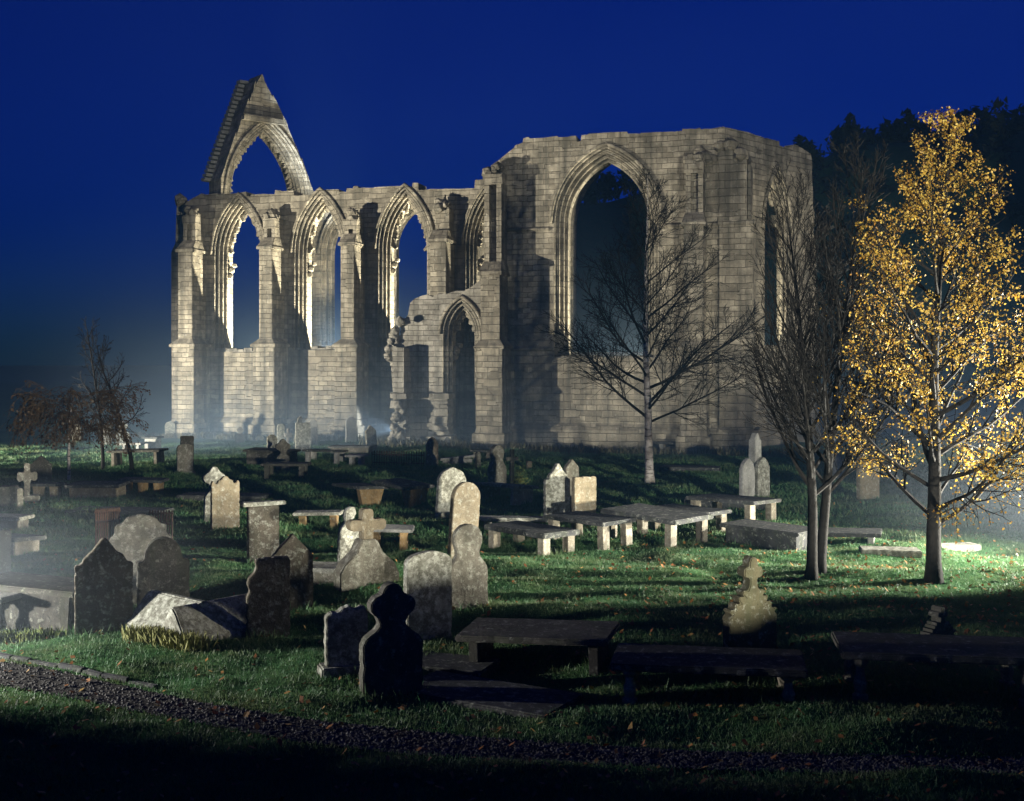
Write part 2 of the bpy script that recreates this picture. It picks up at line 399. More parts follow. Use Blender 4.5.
B = Frame(-11.85, 57.5, -14)
ruin = empty('priory_ruin', (B.o[0], B.o[1], 0), B.r)
tag(ruin, 'roofless stone priory ruin with tall pointed window arches and gable', 'ruin')
def sub_frame(fr):             # a matrix from a wall frame into the ruin's frame
    Mw = Matrix.Translation((fr.o[0], fr.o[1], 0)) @ Matrix.Rotation(fr.r, 4, 'Z')
    Mb = Matrix.Translation((B.o[0], B.o[1], 0)) @ Matrix.Rotation(B.r, 4, 'Z')
    return Mb.inverted() @ Mw

def poly_wall(name, outline, holes, v0, v1, mat, parent, M=None):
    pts, edg = [], []
    for lp in [outline]+holes:
        b = len(pts); pts += [Vector((p[0], p[1])) for p in lp]; edg += [(b+i, b+(i+1) % len(lp)) for i in range(len(lp))]
    V2, E2, F2, _, _, _ = delaunay_2d_cdt(pts, edg, [], 0, 1e-5)
    def inside(x, y, lp):
        c = False; k = len(lp)
        for i in range(k):
            (xa, ya), (xb, yb) = lp[i], lp[i-1]
            if (ya > y) != (yb > y) and x < (xb-xa)*(y-ya)/(yb-ya)+xa: c = not c
        return c
    F3 = []
    for f in F2:
        cx, cy_ = sum(V2[i].x for i in f)/len(f), sum(V2[i].y for i in f)/len(f)
        if inside(cx, cy_, outline) and not any(inside(cx, cy_, h_) for h_ in holes): F3.append(list(f))
    F2 = F3; n = len(V2); cnt = {}
    for f in F2:
        for a, b in zip(f, f[1:]+f[:1]): cnt[(min(a, b), max(a, b))] = cnt.get((min(a, b), max(a, b)), 0)+1
    v = [(p.x, v0, p.y) for p in V2]+[(p.x, v1, p.y) for p in V2]
    fs = [tuple(f) for f in F2]+[tuple(i+n for i in f)[::-1] for f in F2]+[(a, b, b+n, a+n) for (a, b), k in cnt.items() if k == 1]
    me = bpy.data.meshes.new(name); me.from_pydata(v, [], fs); me.update()
    bm = bmesh.new(); bm.from_mesh(me); bmesh.ops.recalc_face_normals(bm, faces=bm.faces); bm.to_mesh(me); bm.free()
    o = mesh_obj(name, me, mat, parent)
    if M: o.matrix_local = M
    return o

def arch_path(uc, a, zb, zs, za, off=0, n=12):   # left foot, over the point, right foot
    h = za-zs; Rr = (a*a+h*h)/(2*a); R2 = Rr-off; ac = Rr-a
    ha = math.sqrt(max(R2*R2-ac*ac, .01)); a2 = a-off
    th = math.atan2(ha, ac)
    L = [(uc-a2, zb)]+[(uc+ac-R2*math.cos(th*i/n), zs+R2*math.sin(th*i/n)) for i in range(n+1)]
    Rt = [(2*uc-x, z) for x, z in L[::-1]][1:]
    return L+Rt

def ragged(pts, step, amp, rnd):          # a broken masonry edge along a polyline
    out = []
    for (x0, z0), (x1, z1) in zip(pts[:-1], pts[1:]):
        n = max(1, int(math.hypot(x1-x0, z1-z0)/step))
        for i in range(n):
            t = i/n; j = amp if i else 0
            out.append((x0+(x1-x0)*t+rnd.uniform(-j, j)*.5, z0+(z1-z0)*t+rnd.uniform(-j, j)))
    out.append(pts[-1]); return out

def broken(pts, rnd):          # the head of a broken wall: treads of whole and missing stones
    out = [pts[0]]; tot = [0]
    for p, q in zip(pts[:-1], pts[1:]): tot.append(tot[-1]+math.hypot(q[0]-p[0], q[1]-p[1]))
    def at(t):
        for i in range(len(pts)-1):
            if t <= tot[i+1] or i == len(pts)-2:
                k = (t-tot[i])/max(tot[i+1]-tot[i], 1e-6); return pts[i][0]+(pts[i+1][0]-pts[i][0])*k, pts[i][1]+(pts[i+1][1]-pts[i][1])*k
    t = .05; lvl = 0.0
    while t < tot[-1]-.5:
        L = rnd.choice((.2, .3, .45, .7, 1.1, 1.6))*rnd.uniform(.8, 1.2); L = min(L, tot[-1]-t-.05)
        lvl = rnd.choice((0, 0, .04, -.05, -.14, -.24, .13)) if rnd.random() < .8 else lvl
        (xa, za), (xb, zb) = at(t), at(t+L)
        out += [(xa+.015, za+lvl+rnd.uniform(-.02, .02)), (xa+(xb-xa)*.5, (za+zb)/2+lvl+rnd.uniform(-.03, .03)), (xb-.015, zb+lvl+rnd.uniform(-.02, .02))]; t += L
    out.append(pts[-1]); return out

def window(parent, M, uc, a, zb, zs, za, v0, thick, steps, rnd, cusps=True, hood=True):
    m = MB(); rolls = MB(); o = 0; v = v0
    for so, sv in steps:
        v += sv
        outer = arch_path(uc, a, zb, zs, za, o-.002); inner = arch_path(uc, a, zb, zs, za, o+so)
        n = len(outer)
        vs_ = [(x, v, z) for x, z in outer]+[(x, v, z) for x, z in inner]+[(x, v0+thick, z) for x, z in outer]+[(x, v0+thick, z) for x, z in inner]
        fs = []
        for i in range(n-1):
            fs += [(i, i+1, n+i+1, n+i), (n+i, n+i+1, 3*n+i+1, 3*n+i), (2*n+i+1, 2*n+i, 3*n+i, 3*n+i+1)]
        m.add(vs_, fs)
        o += so
        rolls.tube([(x, v+.02, z) for x, z in arch_path(uc, a, zb, zs, za, o-so*.45)], .045, 6)
        rolls.tube([(x, v+.03, z) for x, z in inner], .06, 6)
    rolls.tube([(x, v0+.03, z) for x, z in arch_path(uc, a, zb, zs, za, .0)], .055, 6)
    if hood:
        top = [p for p in arch_path(uc, a, zb, zs, za, -.14) if p[1] >= zs-.01]
        rolls.tube([(x, v0-.05, z) for x, z in top], .085, 6)
    if cusps:      # stubs of the broken tracery
        c = m; pts = arch_path(uc, a, zb, zs, za, o, 16)
        pts = [p for p in pts if p[1] > zs-.9]
        for i in range(1, len(pts)-1):
            if rnd.random() < .72:
                x, z = pts[i]; d = Vector((uc-x, zs*.9+.3-z)).normalized(); L = rnd.uniform(.1, .38)
                c.add([(x-.13*d.y, v+.18, z+.13*d.x), (x+.13*d.y, v+.18, z-.13*d.x), (x+.13*d.y, v+.45, z-.13*d.x), (x-.13*d.y, v+.45, z+.13*d.x),
                       (x+d.x*L-.05*d.y, v+.22, z+d.y*L+.05*d.x), (x+d.x*L+.05*d.y, v+.22, z+d.y*L-.05*d.x), (x+d.x*L+.05*d.y, v+.4, z+d.y*L-.05*d.x), (x+d.x*L-.05*d.y, v+.4, z+d.y*L+.05*d.x)],
                      [(0, 3, 2, 1), (4, 5, 6, 7), (0, 1, 5, 4), (1, 2, 6, 5), (2, 3, 7, 6), (3, 0, 4, 7)])
        lx = [p for p in pts if p[0] < uc]; x, z = lx[0]
        c.lump((x+.12, v+.3, zs-.75), .2, 3); c.lump((x+.3, v+.3, zs-.5), .14, 4); c.lump((x+.05, v+.3, zs-1.05), .17, 5)
    f = m.build('window_frame', M_wall, parent); rolls.build('moulding', M_wall, f, smooth=True)
    if M:
        f.matrix_local = M
    return f

rnd = random.Random(21)
STEPS = [(.14, .16), (.13, .2), (.12, .2)]
T = 1.25
# --- nave wall on the left with three open windows and one beside the transept
def win_px(fr, v, x0, x1, sill, spring, apex):
    a0, a1 = fr.u(x0, v), fr.u(x1, v); uc = (a0+a1)/2; pc = (x0+x1)/2
    return uc, (a1-a0)/2, fr.z(pc, sill, v), fr.z(pc, spring, v), fr.z(pc, apex, v)
wins = [win_px(B, 0, *q) for q in ((214, 264, 352, 254, 197), (294, 347, 350, 252, 192), (378, 432, 348, 248, 188), (465, 517, 346, 245, 183))]
uL = B.u(181, 0); uR = wins[3][0]+wins[3][1]+1.2
top = broken([(uL, B.z(181, 207, 0)), (B.u(200, 0), B.z(200, 196, 0)), (B.u(240, 0), B.z(240, 192, 0)), (B.u(330, 0), B.z(330, 190, 0)), (B.u(420, 0), B.z(420, 185, 0)), (uR, B.z(510, 181, 0))], rnd)
poly_wall('nave_wall', [(uL, -.4)]+top+[(uR, -.4)], [arch_path(w[0], w[1], w[2], w[3], w[4]) for w in wins], 0, T, M_wall, ruin)
for w in wins: window(ruin, None, *w, 0, T, STEPS, rnd)
def string(name, u0, u1, z, v, parent, pr=.14, h=.2, M=None, gaps=()):
    m = MB(); m.add([(u0, v+.01, z), (u1, v+.01, z), (u1, v-pr, z+h*.35), (u0, v-pr, z+h*.35), (u0, v-pr, z+h*.55), (u1, v-pr, z+h*.55), (u1, v+.01, z+h*1.1), (u0, v+.01, z+h*1.1)],
                    [(0, 3, 2, 1), (3, 4, 5, 2), (4, 7, 6, 5), (0, 7, 4, 3), (1, 2, 5, 6), (0, 1, 6, 7)])
    o = m.build(name, M_wall, parent)
    if M: o.matrix_local = M
    return o
# sill ledges below each window and between the buttresses
for i, w in enumerate(wins[:3]):
    m = MB(); a = w[0]-w[1]+.02; b = w[0]+w[1]-.02; k = a
    while k < b-.1:                                   # uneven stones left along the sill
        l = min(rnd.uniform(.3, .7), b-k); m.box(k, k+l-.01, .1, T-.1, w[2]-.3, w[2]+rnd.uniform(.02, .22), j=.02); k += l
    m.build('window_sill', M_rubble, ruin)
zst = B.z(275, 347, 0)
plinth = MB(); plinth.box(uL-.1, uR-2, -.28, .0, -.4, .75); plinth.add([(uL-.1, -.28, .75), (uR-2, -.28, .75), (uR-2, .0, 1.0), (uL-.1, 0, 1.0)], [(0, 1, 2, 3)])
plinth.build('plinth', M_wall, ruin)

def buttress(fr, M, v, x0, x1, y_off, y_low, p, y_pin, niche=True, base_extra=.22, seed=0, mids=()):
    """a stepped buttress: front edges in the picture x0..x1, set-off rows y_off (upper) and y_low (string)"""
    rn = random.Random(seed); vf = v-p; pc = (x0+x1)/2
    u0, u1 = fr.u(x0, vf), fr.u(x1, vf); zo, zl = fr.z(pc, y_off, vf), fr.z(pc, y_low, vf)
    m = MB(); e = base_extra
    m.box(u0-e-.15, u1+e+.15, vf-e-.22, v, -.4, .7); m.box(u0-e-.05, u1+e+.05, vf-e-.1, v, .68, .98, tx=.06, ty0=.1)
    zz = .96
    for ym in mids:
        zm = fr.z(pc, ym, vf); m.box(u0-e-.02, u1+e+.02, vf-e-.06, v, zz, zm); m.box(u0-e-.06, u1+e+.06, vf-e-.14, v, zm-.01, zm+.28, tx=.06, ty0=.14); zz = zm+.26
    m.box(u0-e, u1+e, vf-e, v, zz, zl); m.box(u0-e-.1, u1+e+.1, vf-e-.12, v, zl-.005, zl+.14); m.box(u0-e-.08, u1+e+.08, vf-e-.1, v, zl+.135, zl+.4, tx=e+.06, ty0=e+.1)
    m.box(u0, u1, vf, v, zl+.38, zo); m.box(u0-.1, u1+.1, vf-.12, v, zo-.005, zo+.16)
    m.box(u0-.07, u1+.07, vf-.1, v, zo+.155, zo+.62, tx=.1, ty0=.5)
    b = m.build('buttress', M_wall, ruin, bevel=.02)
    # the pinnacle stage: two shafts with a niche between, broken at the head
    zp = fr.z(pc, y_pin, vf); q = MB(); w = u1-u0; v2 = vf+.42
    q.box(u0+.05, u1-.05, v2+.22, v, zo+.5, zp)
    if niche:
        q.box(u0+.05, u0+.05+w*.26, v2, v2+.3, zo+.45, zp-.25); q.box(u1-.05-w*.26, u1-.05, v2, v2+.3, zo+.45, zp-.1)
        q.box(u0+.0, u1-.0, v2-.06, v2+.3, zp-.55, zp-.1, j=.04)
    for k in range(6): q.lump((rn.uniform(u0+.15, u1-.15), rn.uniform(v2+.1, v-.3), zp+rn.uniform(-.1, .3)), rn.uniform(.16, .32), seed*9+k)
    q.box(u0+.25, u1-.2, v2+.45, v-.1, zp-.1, zp+rn.uniform(.3, .7), tx=.15, ty0=.2, j=.06)
    q.build('pinnacle', M_wall, b)
    if M: b.matrix_local = M
    return b
P = 1.4
buttress(B, None, 0, 178, 192, 252, 347, P, 212, seed=1)
buttress(B, None, 0, 259, 272, 249, 347, P, 216, seed=2)
buttress(B, None, 0, 340.5, 354, 245.5, 347.5, P, 216, seed=3)
buttress(B, None, 0, 430, 446, 242, 347.5, P, 206, niche=False, seed=4)
# end buttress of the nave wall, seen edge on at the far left
m = MB(); m.box(uL-.62, uL, .1, 1.15, -.4, B.z(175, 252, 0)); m.box(uL-.62, uL, .1, 1.15, B.z(175, 252, 0), B.z(175, 240, 0), tx=.3)
m.box(uL-.45, uL-.05, .2, 1.0, B.z(175, 240, 0)-.2, B.z(175, 205, 0), tx=.08)
for k in range(5): m.lump((uL-.35+.2*rnd.random(), .5, B.z(175, 203, 0)+.3*rnd.random()), .3, 60+k)
m.build('buttress', M_wall, ruin, bevel=.02)

# --- the far wall of the nave, seen through the windows
vF = 9.5
fw = [win_px(B, vF, *q) for q in ((321, 374, 345, 254, 205), (386, 466, 345, 246, 196))]
u0, u1 = B.u(309, vF), B.u(505, vF)
poly_wall('far_wall', [(u0, -.4)]+ragged([(u0, B.z(309, 232, vF)), (B.u(330, vF), B.z(330, 200, vF)), (u1, B.z(480, 196, vF))], .6, .1, rnd)+[(u1, -.4)],
          [arch_path(w[0], w[1], w[2], w[3], w[4]) for w in fw], vF, vF+1.1, M_wall, ruin)
for w in fw: window(ruin, None, *w, vF, 1.1, [(.2, .2), (.2, .3)], rnd, cusps=False)

# --- the transept block
VB = -3.76
uBL, uBC = B.u(488, VB), B.u(725, VB)
bw = win_px(B, VB, 554, 659, 358, 222, 147)
top = broken([(uBL, B.z(488, 166, VB)), (B.u(498, VB), B.z(498, 150, VB)), (B.u(530, VB), B.z(530, 139, VB)), (B.u(600, VB), B.z(600, 134, VB)), (B.u(690, VB), B.z(690, 129.5, VB)), (uBC, B.z(725, 128, VB))], rnd)
poly_wall('transept_wall', [(uBL, -.4)]+top+[(uBC, -.4)], [arch_path(*bw)], VB, VB+1.3, M_wall, ruin)
window(ruin, None, *bw, VB, 1.3, [(.17, .18), (.16, .22), (.14, .22)], rnd, cusps=False)
m = MB(); k = bw[0]-bw[1]+.02
while k < bw[0]+bw[1]-.15:
    l = min(rnd.uniform(.35, .8), bw[0]+bw[1]-.02-k); m.box(k, k+l-.01, VB+.1, VB+1.2, bw[2]-.3, bw[2]+rnd.uniform(.0, .16), j=.02); k += l
m.build('window_sill', M_rubble, ruin)
zS = B.z(535, 231.5, VB); zS2 = B.z(600, 351, VB)
string('string_course', uBL, bw[0]-bw[1]-.2, zS, VB, ruin); string('string_course', bw[0]+bw[1]+.2, uBC, zS, VB, ruin)
string('string_course', uBL, bw[0]-bw[1], zS2, VB, ruin); string('string_course', bw[0]+bw[1], uBC, zS2, VB, ruin)
m = MB(); m.box(uBL-.1, uBC+.2, VB-.3, VB, -.4, .8); m.add([(uBL-.1, VB-.3, .8), (uBC+.2, VB-.3, .8), (uBC+.2, VB, 1.1), (uBL-.1, VB, 1.1)], [(0, 1, 2, 3)])
m.build('plinth', M_wall, ruin)
buttress(B, None, VB, 480.5, 500, 275, 349, P, 170, base_extra=.14, seed=5, mids=(396,))
buttress(B, None, VB, 683.5, 703.5, 226, 350, P, 158, base_extra=.14, seed=6)
# the flat corner pier right of it
cu0 = B.u(719, VB-.07); cu1 = B.u(750, VB-.07)
m = MB(); zc = B.z(733, 225, VB); zt = B.z(733, 160, VB)
vp = VB-.07
m.box(cu0, cu1+.14, vp-.06, VB+2.2, -.4, zc); m.box(cu0-.05, cu1+.24, vp-.16, VB+2.2, zc, zc+.18); m.box(cu0, cu1-.12, vp, VB+2.1, zc+.17, zt)
m.box(cu1-.1, cu1+.05, vp+.1, VB+1.6, zc+.17, zt-.2); m.box(cu0-.02, cu1-.05, vp-.08, VB+2.1, zt, zt+.35, j=.08)
m.box(cu0, cu1+.35, vp-.25, VB+2.3, -.4, .9)
for k in range(12): m.lump((cu0-.9+random.random()*2.0, VB-.15+random.random()*.3, B.z(720, 150, VB)+random.uniform(-.4, .4)), random.uniform(.2, .38), 90+k)
m.build('corner_pier', M_wall, ruin, bevel=.02)
# left return and rear of the block
hb = B.z(600, 134, VB)
m = MB(); m.box(uBL, uBL+1.2, VB+1.302, -.02, -.4, B.z(488, 166, VB)); m.build('inner_wall', M_wall, ruin)
rw = win_px(B, 11.0, 573, 655, 352, 225, 158)
poly_wall('inner_wall', [(uBL-1.5, -.4)]+broken([(uBL-1.5, 15.0), (uBC+1.2, 15.1)], rnd)+[(uBC+1.2, -.4)], [arch_path(*rw)], 11.0, 12.1, M_wall, ruin)
# --- the side wall turning away to the right
Cw = B.world(uBC-.15, VB+.06, 0)
S = Frame(Cw.x, Cw.y, 45); MS = sub_frame(S)
sw = win_px(S, 0, 764, 789, 345, 232, 170)
uE = S.u(812, 0)
top = broken([(0, S.z(726, 128, 0)), (S.u(740, 0), S.z(740, 130, 0)), (S.u(765, 0), S.z(765, 138, 0)), (S.u(800, 0), S.z(800, 149, 0)), (uE, S.z(812, 158, 0))], rnd)+ragged([(uE, S.z(812, 162, 0)), (uE+.5, 6.0), (uE+.2, 3.0), (uE+.9, 0)], .34, .16, rnd)
poly_wall('transept_wall', [(0, -.4)]+top+[(uE+.9, -.4)], [arch_path(*sw)], 0, .5, M_wall, ruin, MS)
window(ruin, MS, *sw, 0, .5, [(.12, .1), (.11, .12)], rnd)

# --- the broken chapel wall with its small arch
VC = VB+.35
def cz(px, py): return B.uz(px, py, VC)
cw = win_px(B, VC, 443, 480, 440, 334, 300)
left = [cz(*q) for q in ((394, 452), (396, 425), (400, 410), (392, 398), (393, 362), (396, 347), (401, 326), (408, 315), (410, 303), (421, 296), (446, 294), (464, 291), (479, 281), (486, 279))]
left[0] = (left[0][0], -.4)
wl = poly_wall('chapel_wall', ragged(left, .28, .11, rnd)+[(B.u(486, VC), -.4)], [arch_path(cw[0], cw[1], -.25, cw[3], cw[4])], VC, VC+1.0, M_rubble, ruin)
window(ruin, None, cw[0], cw[1], -.2, cw[3], cw[4], VC, 1.0, [(.16, .16), (.14, .2)], rnd)
m = MB(); pz = lambda py: B.z(410, py, VC-.8)      # the two eroded piers in front of it
for (xa, xb) in ((393, 405), (432, 447)):
    a, b = B.u(xa, VC-.8), B.u(xb, VC-.8)
    m.box(a, b, VC-.8, VC, pz(394), pz(352 if xa < 400 else 398)+.2, j=.06); m.box(a-.12, b+.12, VC-.92, VC, pz(399), pz(393), j=.03)
    z = -.2
    while z < pz(399):                               # weather-eaten courses
        hh = rnd.uniform(.22, .4); i0, i1 = rnd.uniform(-.15, .2), rnd.uniform(-.15, .2)
        m.box(a+i0, b-i1, VC-.8+rnd.uniform(-.1, .2), VC, z, min(z+hh, pz(399)+.01), j=.05); z += hh-.01
    m.box(a-.2, b+.25, VC-1.0, VC, -.3, .45, j=.06)
for k in range(26): m.lump((B.u(400, VC)+rnd.uniform(-.55, .35), VC+rnd.uniform(-.6, .5), rnd.uniform(pz(372), pz(320))), rnd.uniform(.14, .3), 200+k)
for k in range(14): m.lump((B.u(rnd.uniform(392, 404), VC-.8), VC-.9, rnd.uniform(.1, pz(402))), rnd.uniform(.14, .3), 240+k)
m.build('chapel_pier', M_rubble, ruin, bevel=.015)

# --- the gable
gy_ = 64.0; GF = Frame((221-512)/F*gy_, gy_, 40); MG = sub_frame(GF)
ga = win_px(GF, 0, 229, 305, 330, 196, 120)
ga = (GF.u(268, 0), (GF.u(307, 0)-GF.u(227, 0))/2, GF.z(268, 372, 0), GF.z(268, 200, 0), GF.z(268, 121, 0))
gl = [(0, -.4), (0, GF.z(221, 178, 0)), GF.uz(236, 132, 0), GF.uz(257, 77, 0), GF.uz(262, 74, 0), GF.uz(280, 108, 0), GF.uz(300, 152, 0), GF.uz(314, 192, 0), (GF.u(314, 0), -.4)]
gw = poly_wall('gable_wall', gl[:2]+broken(gl[2:5], rnd)+broken(gl[4:8], rnd)[1:]+gl[8:], [arch_path(*ga)], 0, 1.5, M_wall, ruin, MG)
window(ruin, MG, *ga, 0, 1.5, [(.16, .2), (.15, .2), (.10, .15)], rnd, hood=True)
m = MB(); a, b = GF.uz(241, 117, 0), GF.uz(283, 117, 0)
m.box(a[0], b[0], -.38, .0, a[1]-.15, a[1]+.1, j=.02); m.build('string_course', M_wall, gw)
m = MB(); p0 = Vector((0, 0, GF.z(221, 178, 0))); p1 = Vector((GF.u(258, 0), 0, GF.z(258, 75, 0))); n = 24
for i in range(n):                                   # stepped coping stones on the outer rake
    q = p0.lerp(p1, (i+.5)/n); s = (p1.z-p0.z)/n
    m.box(q.x-.42, q.x+.12, 1.28, 1.75, q.z-s*.55, q.z+s*.12, j=.015)
m.build('coping_stone', M_gw, gw)  # pale stone puts the light along the rake into the coping's colour

# uplighters standing on the ground inside the ruin, one behind each window
def inside(name, u, v, z, au, av, az, power, cone, fr=B, col=(1, .93, .74), blend=.4):
    spot(name, fr.world(u, v, z), fr.world(au, av, az), power, cone, blend, col, .1)
for w in wins[:3]:
    inside('floodlight_nave', w[0]+3.3, 3.4, .6, w[0]-w[1]-.6, -.3, 8.4, 42000, 62)
inside('floodlight_nave', wins[3][0]+1.6, 3.4, .6, wins[3][0]-wins[3][1], -.3, 8.4, 22000, 55)
inside('floodlight_transept', bw[0]+3.0, VB+4.2, .6, bw[0]-bw[1], VB, 8.4, 28000, 40)
inside('floodlight_transept', sw[0]-2.6, 2.6, .6, sw[0]+sw[1]+.2, 0, 8.5, 9000, 44, fr=S)
inside('floodlight_gable', wins[1][0]+2.0, 3.0, .6, wins[0][0]+1, 9, 15, 16000, 50)
inside('floodlight_beam', B.u(331, 3.5), 3.5, .5, B.u(326, 8), 8, 14, 90000, 22, col=(.85, .93, 1), blend=.8)
spot('floodlight_chapel', B.world(B.u(397, -.8), -.8, .5), B.world(B.u(330, -2.6), -2.6, .9), 700, 60, .6, (.9, .96, 1), .08)

# ------------------------------------------------------------------ graves
FEET = []
GH, GT = 'headstones standing in the churchyard', 'table tombs standing in the churchyard'
def arc(cx, cz, r, a0, a1, n=10):
    return [(cx+r*math.cos(R(a0+(a1-a0)*i/n)), cz+r*math.sin(R(a0+(a1-a0)*i/n))) for i in range(n+1)]
def sym(right):      # a right half from the foot up to the crown, mirrored
    return right+[(-x, z) for x, z in right[::-1] if abs(x) > 1e-4]
def outline(kind, w, h, rn):
    a = w/2
    if kind == 'flat': pts = sym([(a, 0), (a, h-.03), (a-.03, h)])
    elif kind == 'soft': pts = sym([(a, 0), (a, h-a*.45)]+[(a*math.cos(R(t)), h-a*.45+a*.45*math.sin(R(t))) for t in range(10, 91, 10)])
    elif kind == 'round': pts = sym([(a, 0), (a, h-a)]+arc(0, h-a, a, 8, 90))
    elif kind == 'lancet': pts = sym([(a, 0), (a, h-a*1.5)]+[(a-2*a*(1-math.cos(R(t)))*.999, h-a*1.5+1.5*a*math.sin(R(t))/math.sin(R(60))) for t in range(10, 61, 10)])
    elif kind == 'pointed': pts = sym([(a, 0), (a, h-a*1.05), (a*.92, h-a*.95), (0, h)])
    elif kind == 'polygon': pts = sym([(a, 0), (a, h-a*.75), (a*.72, h-a*.3), (a*.2, h-.02), (0, h)])
    elif kind == 'ogee': pts = sym([(a, 0), (a, h*.72), (a*.8, h*.73), (a*.72, h*.78), (a*.6, h*.82), (a*.42, h*.86), (a*.25, h*.93), (a*.1, h*.985), (0, h)])
    elif kind == 'shoulder': pts = sym([(a, 0), (a, h-a*.95), (a*.78, h-a*.9)]+[(a*.72*math.cos(R(t)), h-a*.78+a*.78*math.sin(R(t))) for t in range(0, 91, 12)]+[(0, h)])
    elif kind == 'bottle':
        r = a*.72; pts = sym([(a, 0), (a, h*.42), (a*.93, h*.5), (a*.7, h*.58), (a*.56, h*.64), (a*.58, h*.69)]+arc(0, h-r, r, -25, 90))
    elif kind == 'trefoil':
        r = a*.33; pts = sym([(a, 0), (a, h*.46), (a*.9, h*.52), (a*.66, h*.57), (a*.5, h*.61), (a*.42, h*.64)]+arc(a*.42, h-r*2.1, r, -70, 80, 8)+arc(0, h-r*.98, r*1.05, 5, 90, 7))
    elif kind == 'scallop': pts = sym([(a, 0), (a, h*.88), (a*.86, h*.92), (a*.74, h*.86), (a*.58, h*.86), (a*.5, h*.93), (a*.38, h*.92), (a*.28, h*.95), (a*.12, h), (0, h)])
    elif kind == 'scroll': pts = sym([(a*.62, 0), (a*.62, h*.5), (a*.9, h*.56), (a, h*.64), (a*.96, h*.74), (a*.82, h*.78), (a*.78, h*.88), (a*.6, h*.9), (a*.4, h*.97), (0, h)])
    elif kind == 'gothic':
        rt = [(a, 0), (a, h*.46), (a*1.04, h*.48), (a*.86, h*.52)]
        for i in range(4):
            t = i/4; x = a*(.84-.66*t**.8); z = h*(.53+.21*t); rt += [(x+.05, z+.005), (x+.045, z+.04), (x-.03, z+.035)]
        rt += [(a*.16, h*.76), (a*.14, h*.82), (a*.36, h*.83), (a*.40, h*.87), (a*.34, h*.91), (a*.17, h*.915), (a*.17, h*.96), (a*.08, h), (0, h)]
        pts = sym(rt)
    elif kind == 'battered': pts = [(a, 0), (a, h*.86), (a*.93, h*.95), (a*.7, h*.985), (a*.5, h*.93), (a*.3, h*.95), (a*.1, h), (-a*.25, h*.96), (-a*.5, h*.9), (-a*.75, h*.91), (-a*.95, h*.86), (-a, h*.82), (-a, 0)]
    elif kind == 'curl': pts = [(a, 0), (a*1.02, h*.58), (a*.9, h*.66), (a*.5, h*.72), (a*.35, h*.8), (a*.75, h*.9), (a*.6, h), (a*.1, h), (-a*.3, h*.95), (-a*.45, h*.84), (-a*.3, h*.76), (-a*.75, h*.68), (-a, h*.58), (-a, 0)]
    elif kind == 'sideways': pts = [(a, 0), (a, h-.02), (a-.03, h), (-a*.5, h), (-a*.62, h*.97), (-a*.55, h*.9), (-a*.66, h*.83), (-a*.9, h*.76), (-a*.98, h*.68), (-a*.85, h*.6), (-a, h*.52), (-a, 0)]
    elif kind == 'cross':
        q = a*.3; pts = sym([(q, 0), (q, h*.56), (a*.82, h*.55), (a, h*.6), (a, h*.74), (a*.82, h*.78), (q, h*.77), (q, h*.95), (q*.7, h), (0, h)])
    elif kind == 'wheel':
        r = a*.95; pts = sym([(a*.9, 0), (a*.8, h*.45), (a*.4, h-r*2.05)]+[(r*(1+.16*math.cos(4*R(t)))*math.cos(R(t))/1.16, h-r+r*(1+.16*math.cos(4*R(t)))*math.sin(R(t))/1.16) for t in range(-65, 91, 8)])
    else: raise ValueError(kind)
    return [(x+rn.uniform(-.004, .004), z+(rn.uniform(-.004, .004) if z > 0 else 0)) for x, z in pts]

hs_n = [0]
def worn(pts, rn, step=.035, amp=.007):      # weathered arrises: the outline cut into short pieces, nicked here and there
    out = []; n = len(pts)
    for i in range(n):
        (x0, z0), (x1, z1) = pts[i], pts[(i+1) % n]; L = math.hypot(x1-x0, z1-z0); k = max(1, int(L/step))
        nx_, nz_ = (z1-z0)/max(L, 1e-6), -(x1-x0)/max(L, 1e-6)
        if z0 == z1 == -.12: k = 1
        for j in range(k):
            a = rn.gauss(0, amp*.5) if j else 0
            if j and rn.random() < .05: a = -rn.uniform(.008, .022)*(1 if rn.random() < .8 else -.3)
            out.append((x0+(x1-x0)*j/k+nx_*a, z0+(z1-z0)*j/k+nz_*a))
    return out
def headstone(kind, px, base, top, wpx, label, mat=None, yaw=36, th=.13, tilt=0, lean=0, cap=None, plinth=None, name='headstone', cat='headstone', group=GH):
    hs_n[0] += 1; rn = random.Random(hs_n[0]*13)
    p = G(px, base); s = F/p.y; h = (base-top)/s; eff = R(yaw)+math.atan2(p.x, p.y)
    w = max(.12, (wpx/s-th*abs(math.sin(eff))*.6)/math.cos(eff))
    FEET.append((p, w/2, R(yaw)))
    m = MB(); pts = outline(kind, w, h, rn)
    pts = [(x, z if z > 0 else -.12) for x, z in pts]
    pts = worn(pts, rn)
    m.prism(pts[::-1], -th/2, th/2)
    mat = mat or M_gs; rot = (R(lean), R(tilt), R(yaw))
    if cap or plinth:
        e = empty(name, p, R(yaw)); e.rotation_euler = rot
        m.build('slab', mat, e, bevel=.012)
        if cap:
            c = MB(); c.box(-w/2-cap, w/2+cap, -th/2-.05, th/2+.05, h-.005, h+.07); c.build('cap_stone', M_gl, e, bevel=.015)
        if plinth:
            c = MB(); c.box(-w/2-.08, w/2+.08, -th/2-.09, th/2+.09, -.12, plinth, tx=.02); c.build('plinth', mat, e, bevel=.02)
    else:
        e = m.build(name, mat, None, bevel=.012); e.location = p; e.rotation_euler = rot
    return tag(e, label, cat, group)

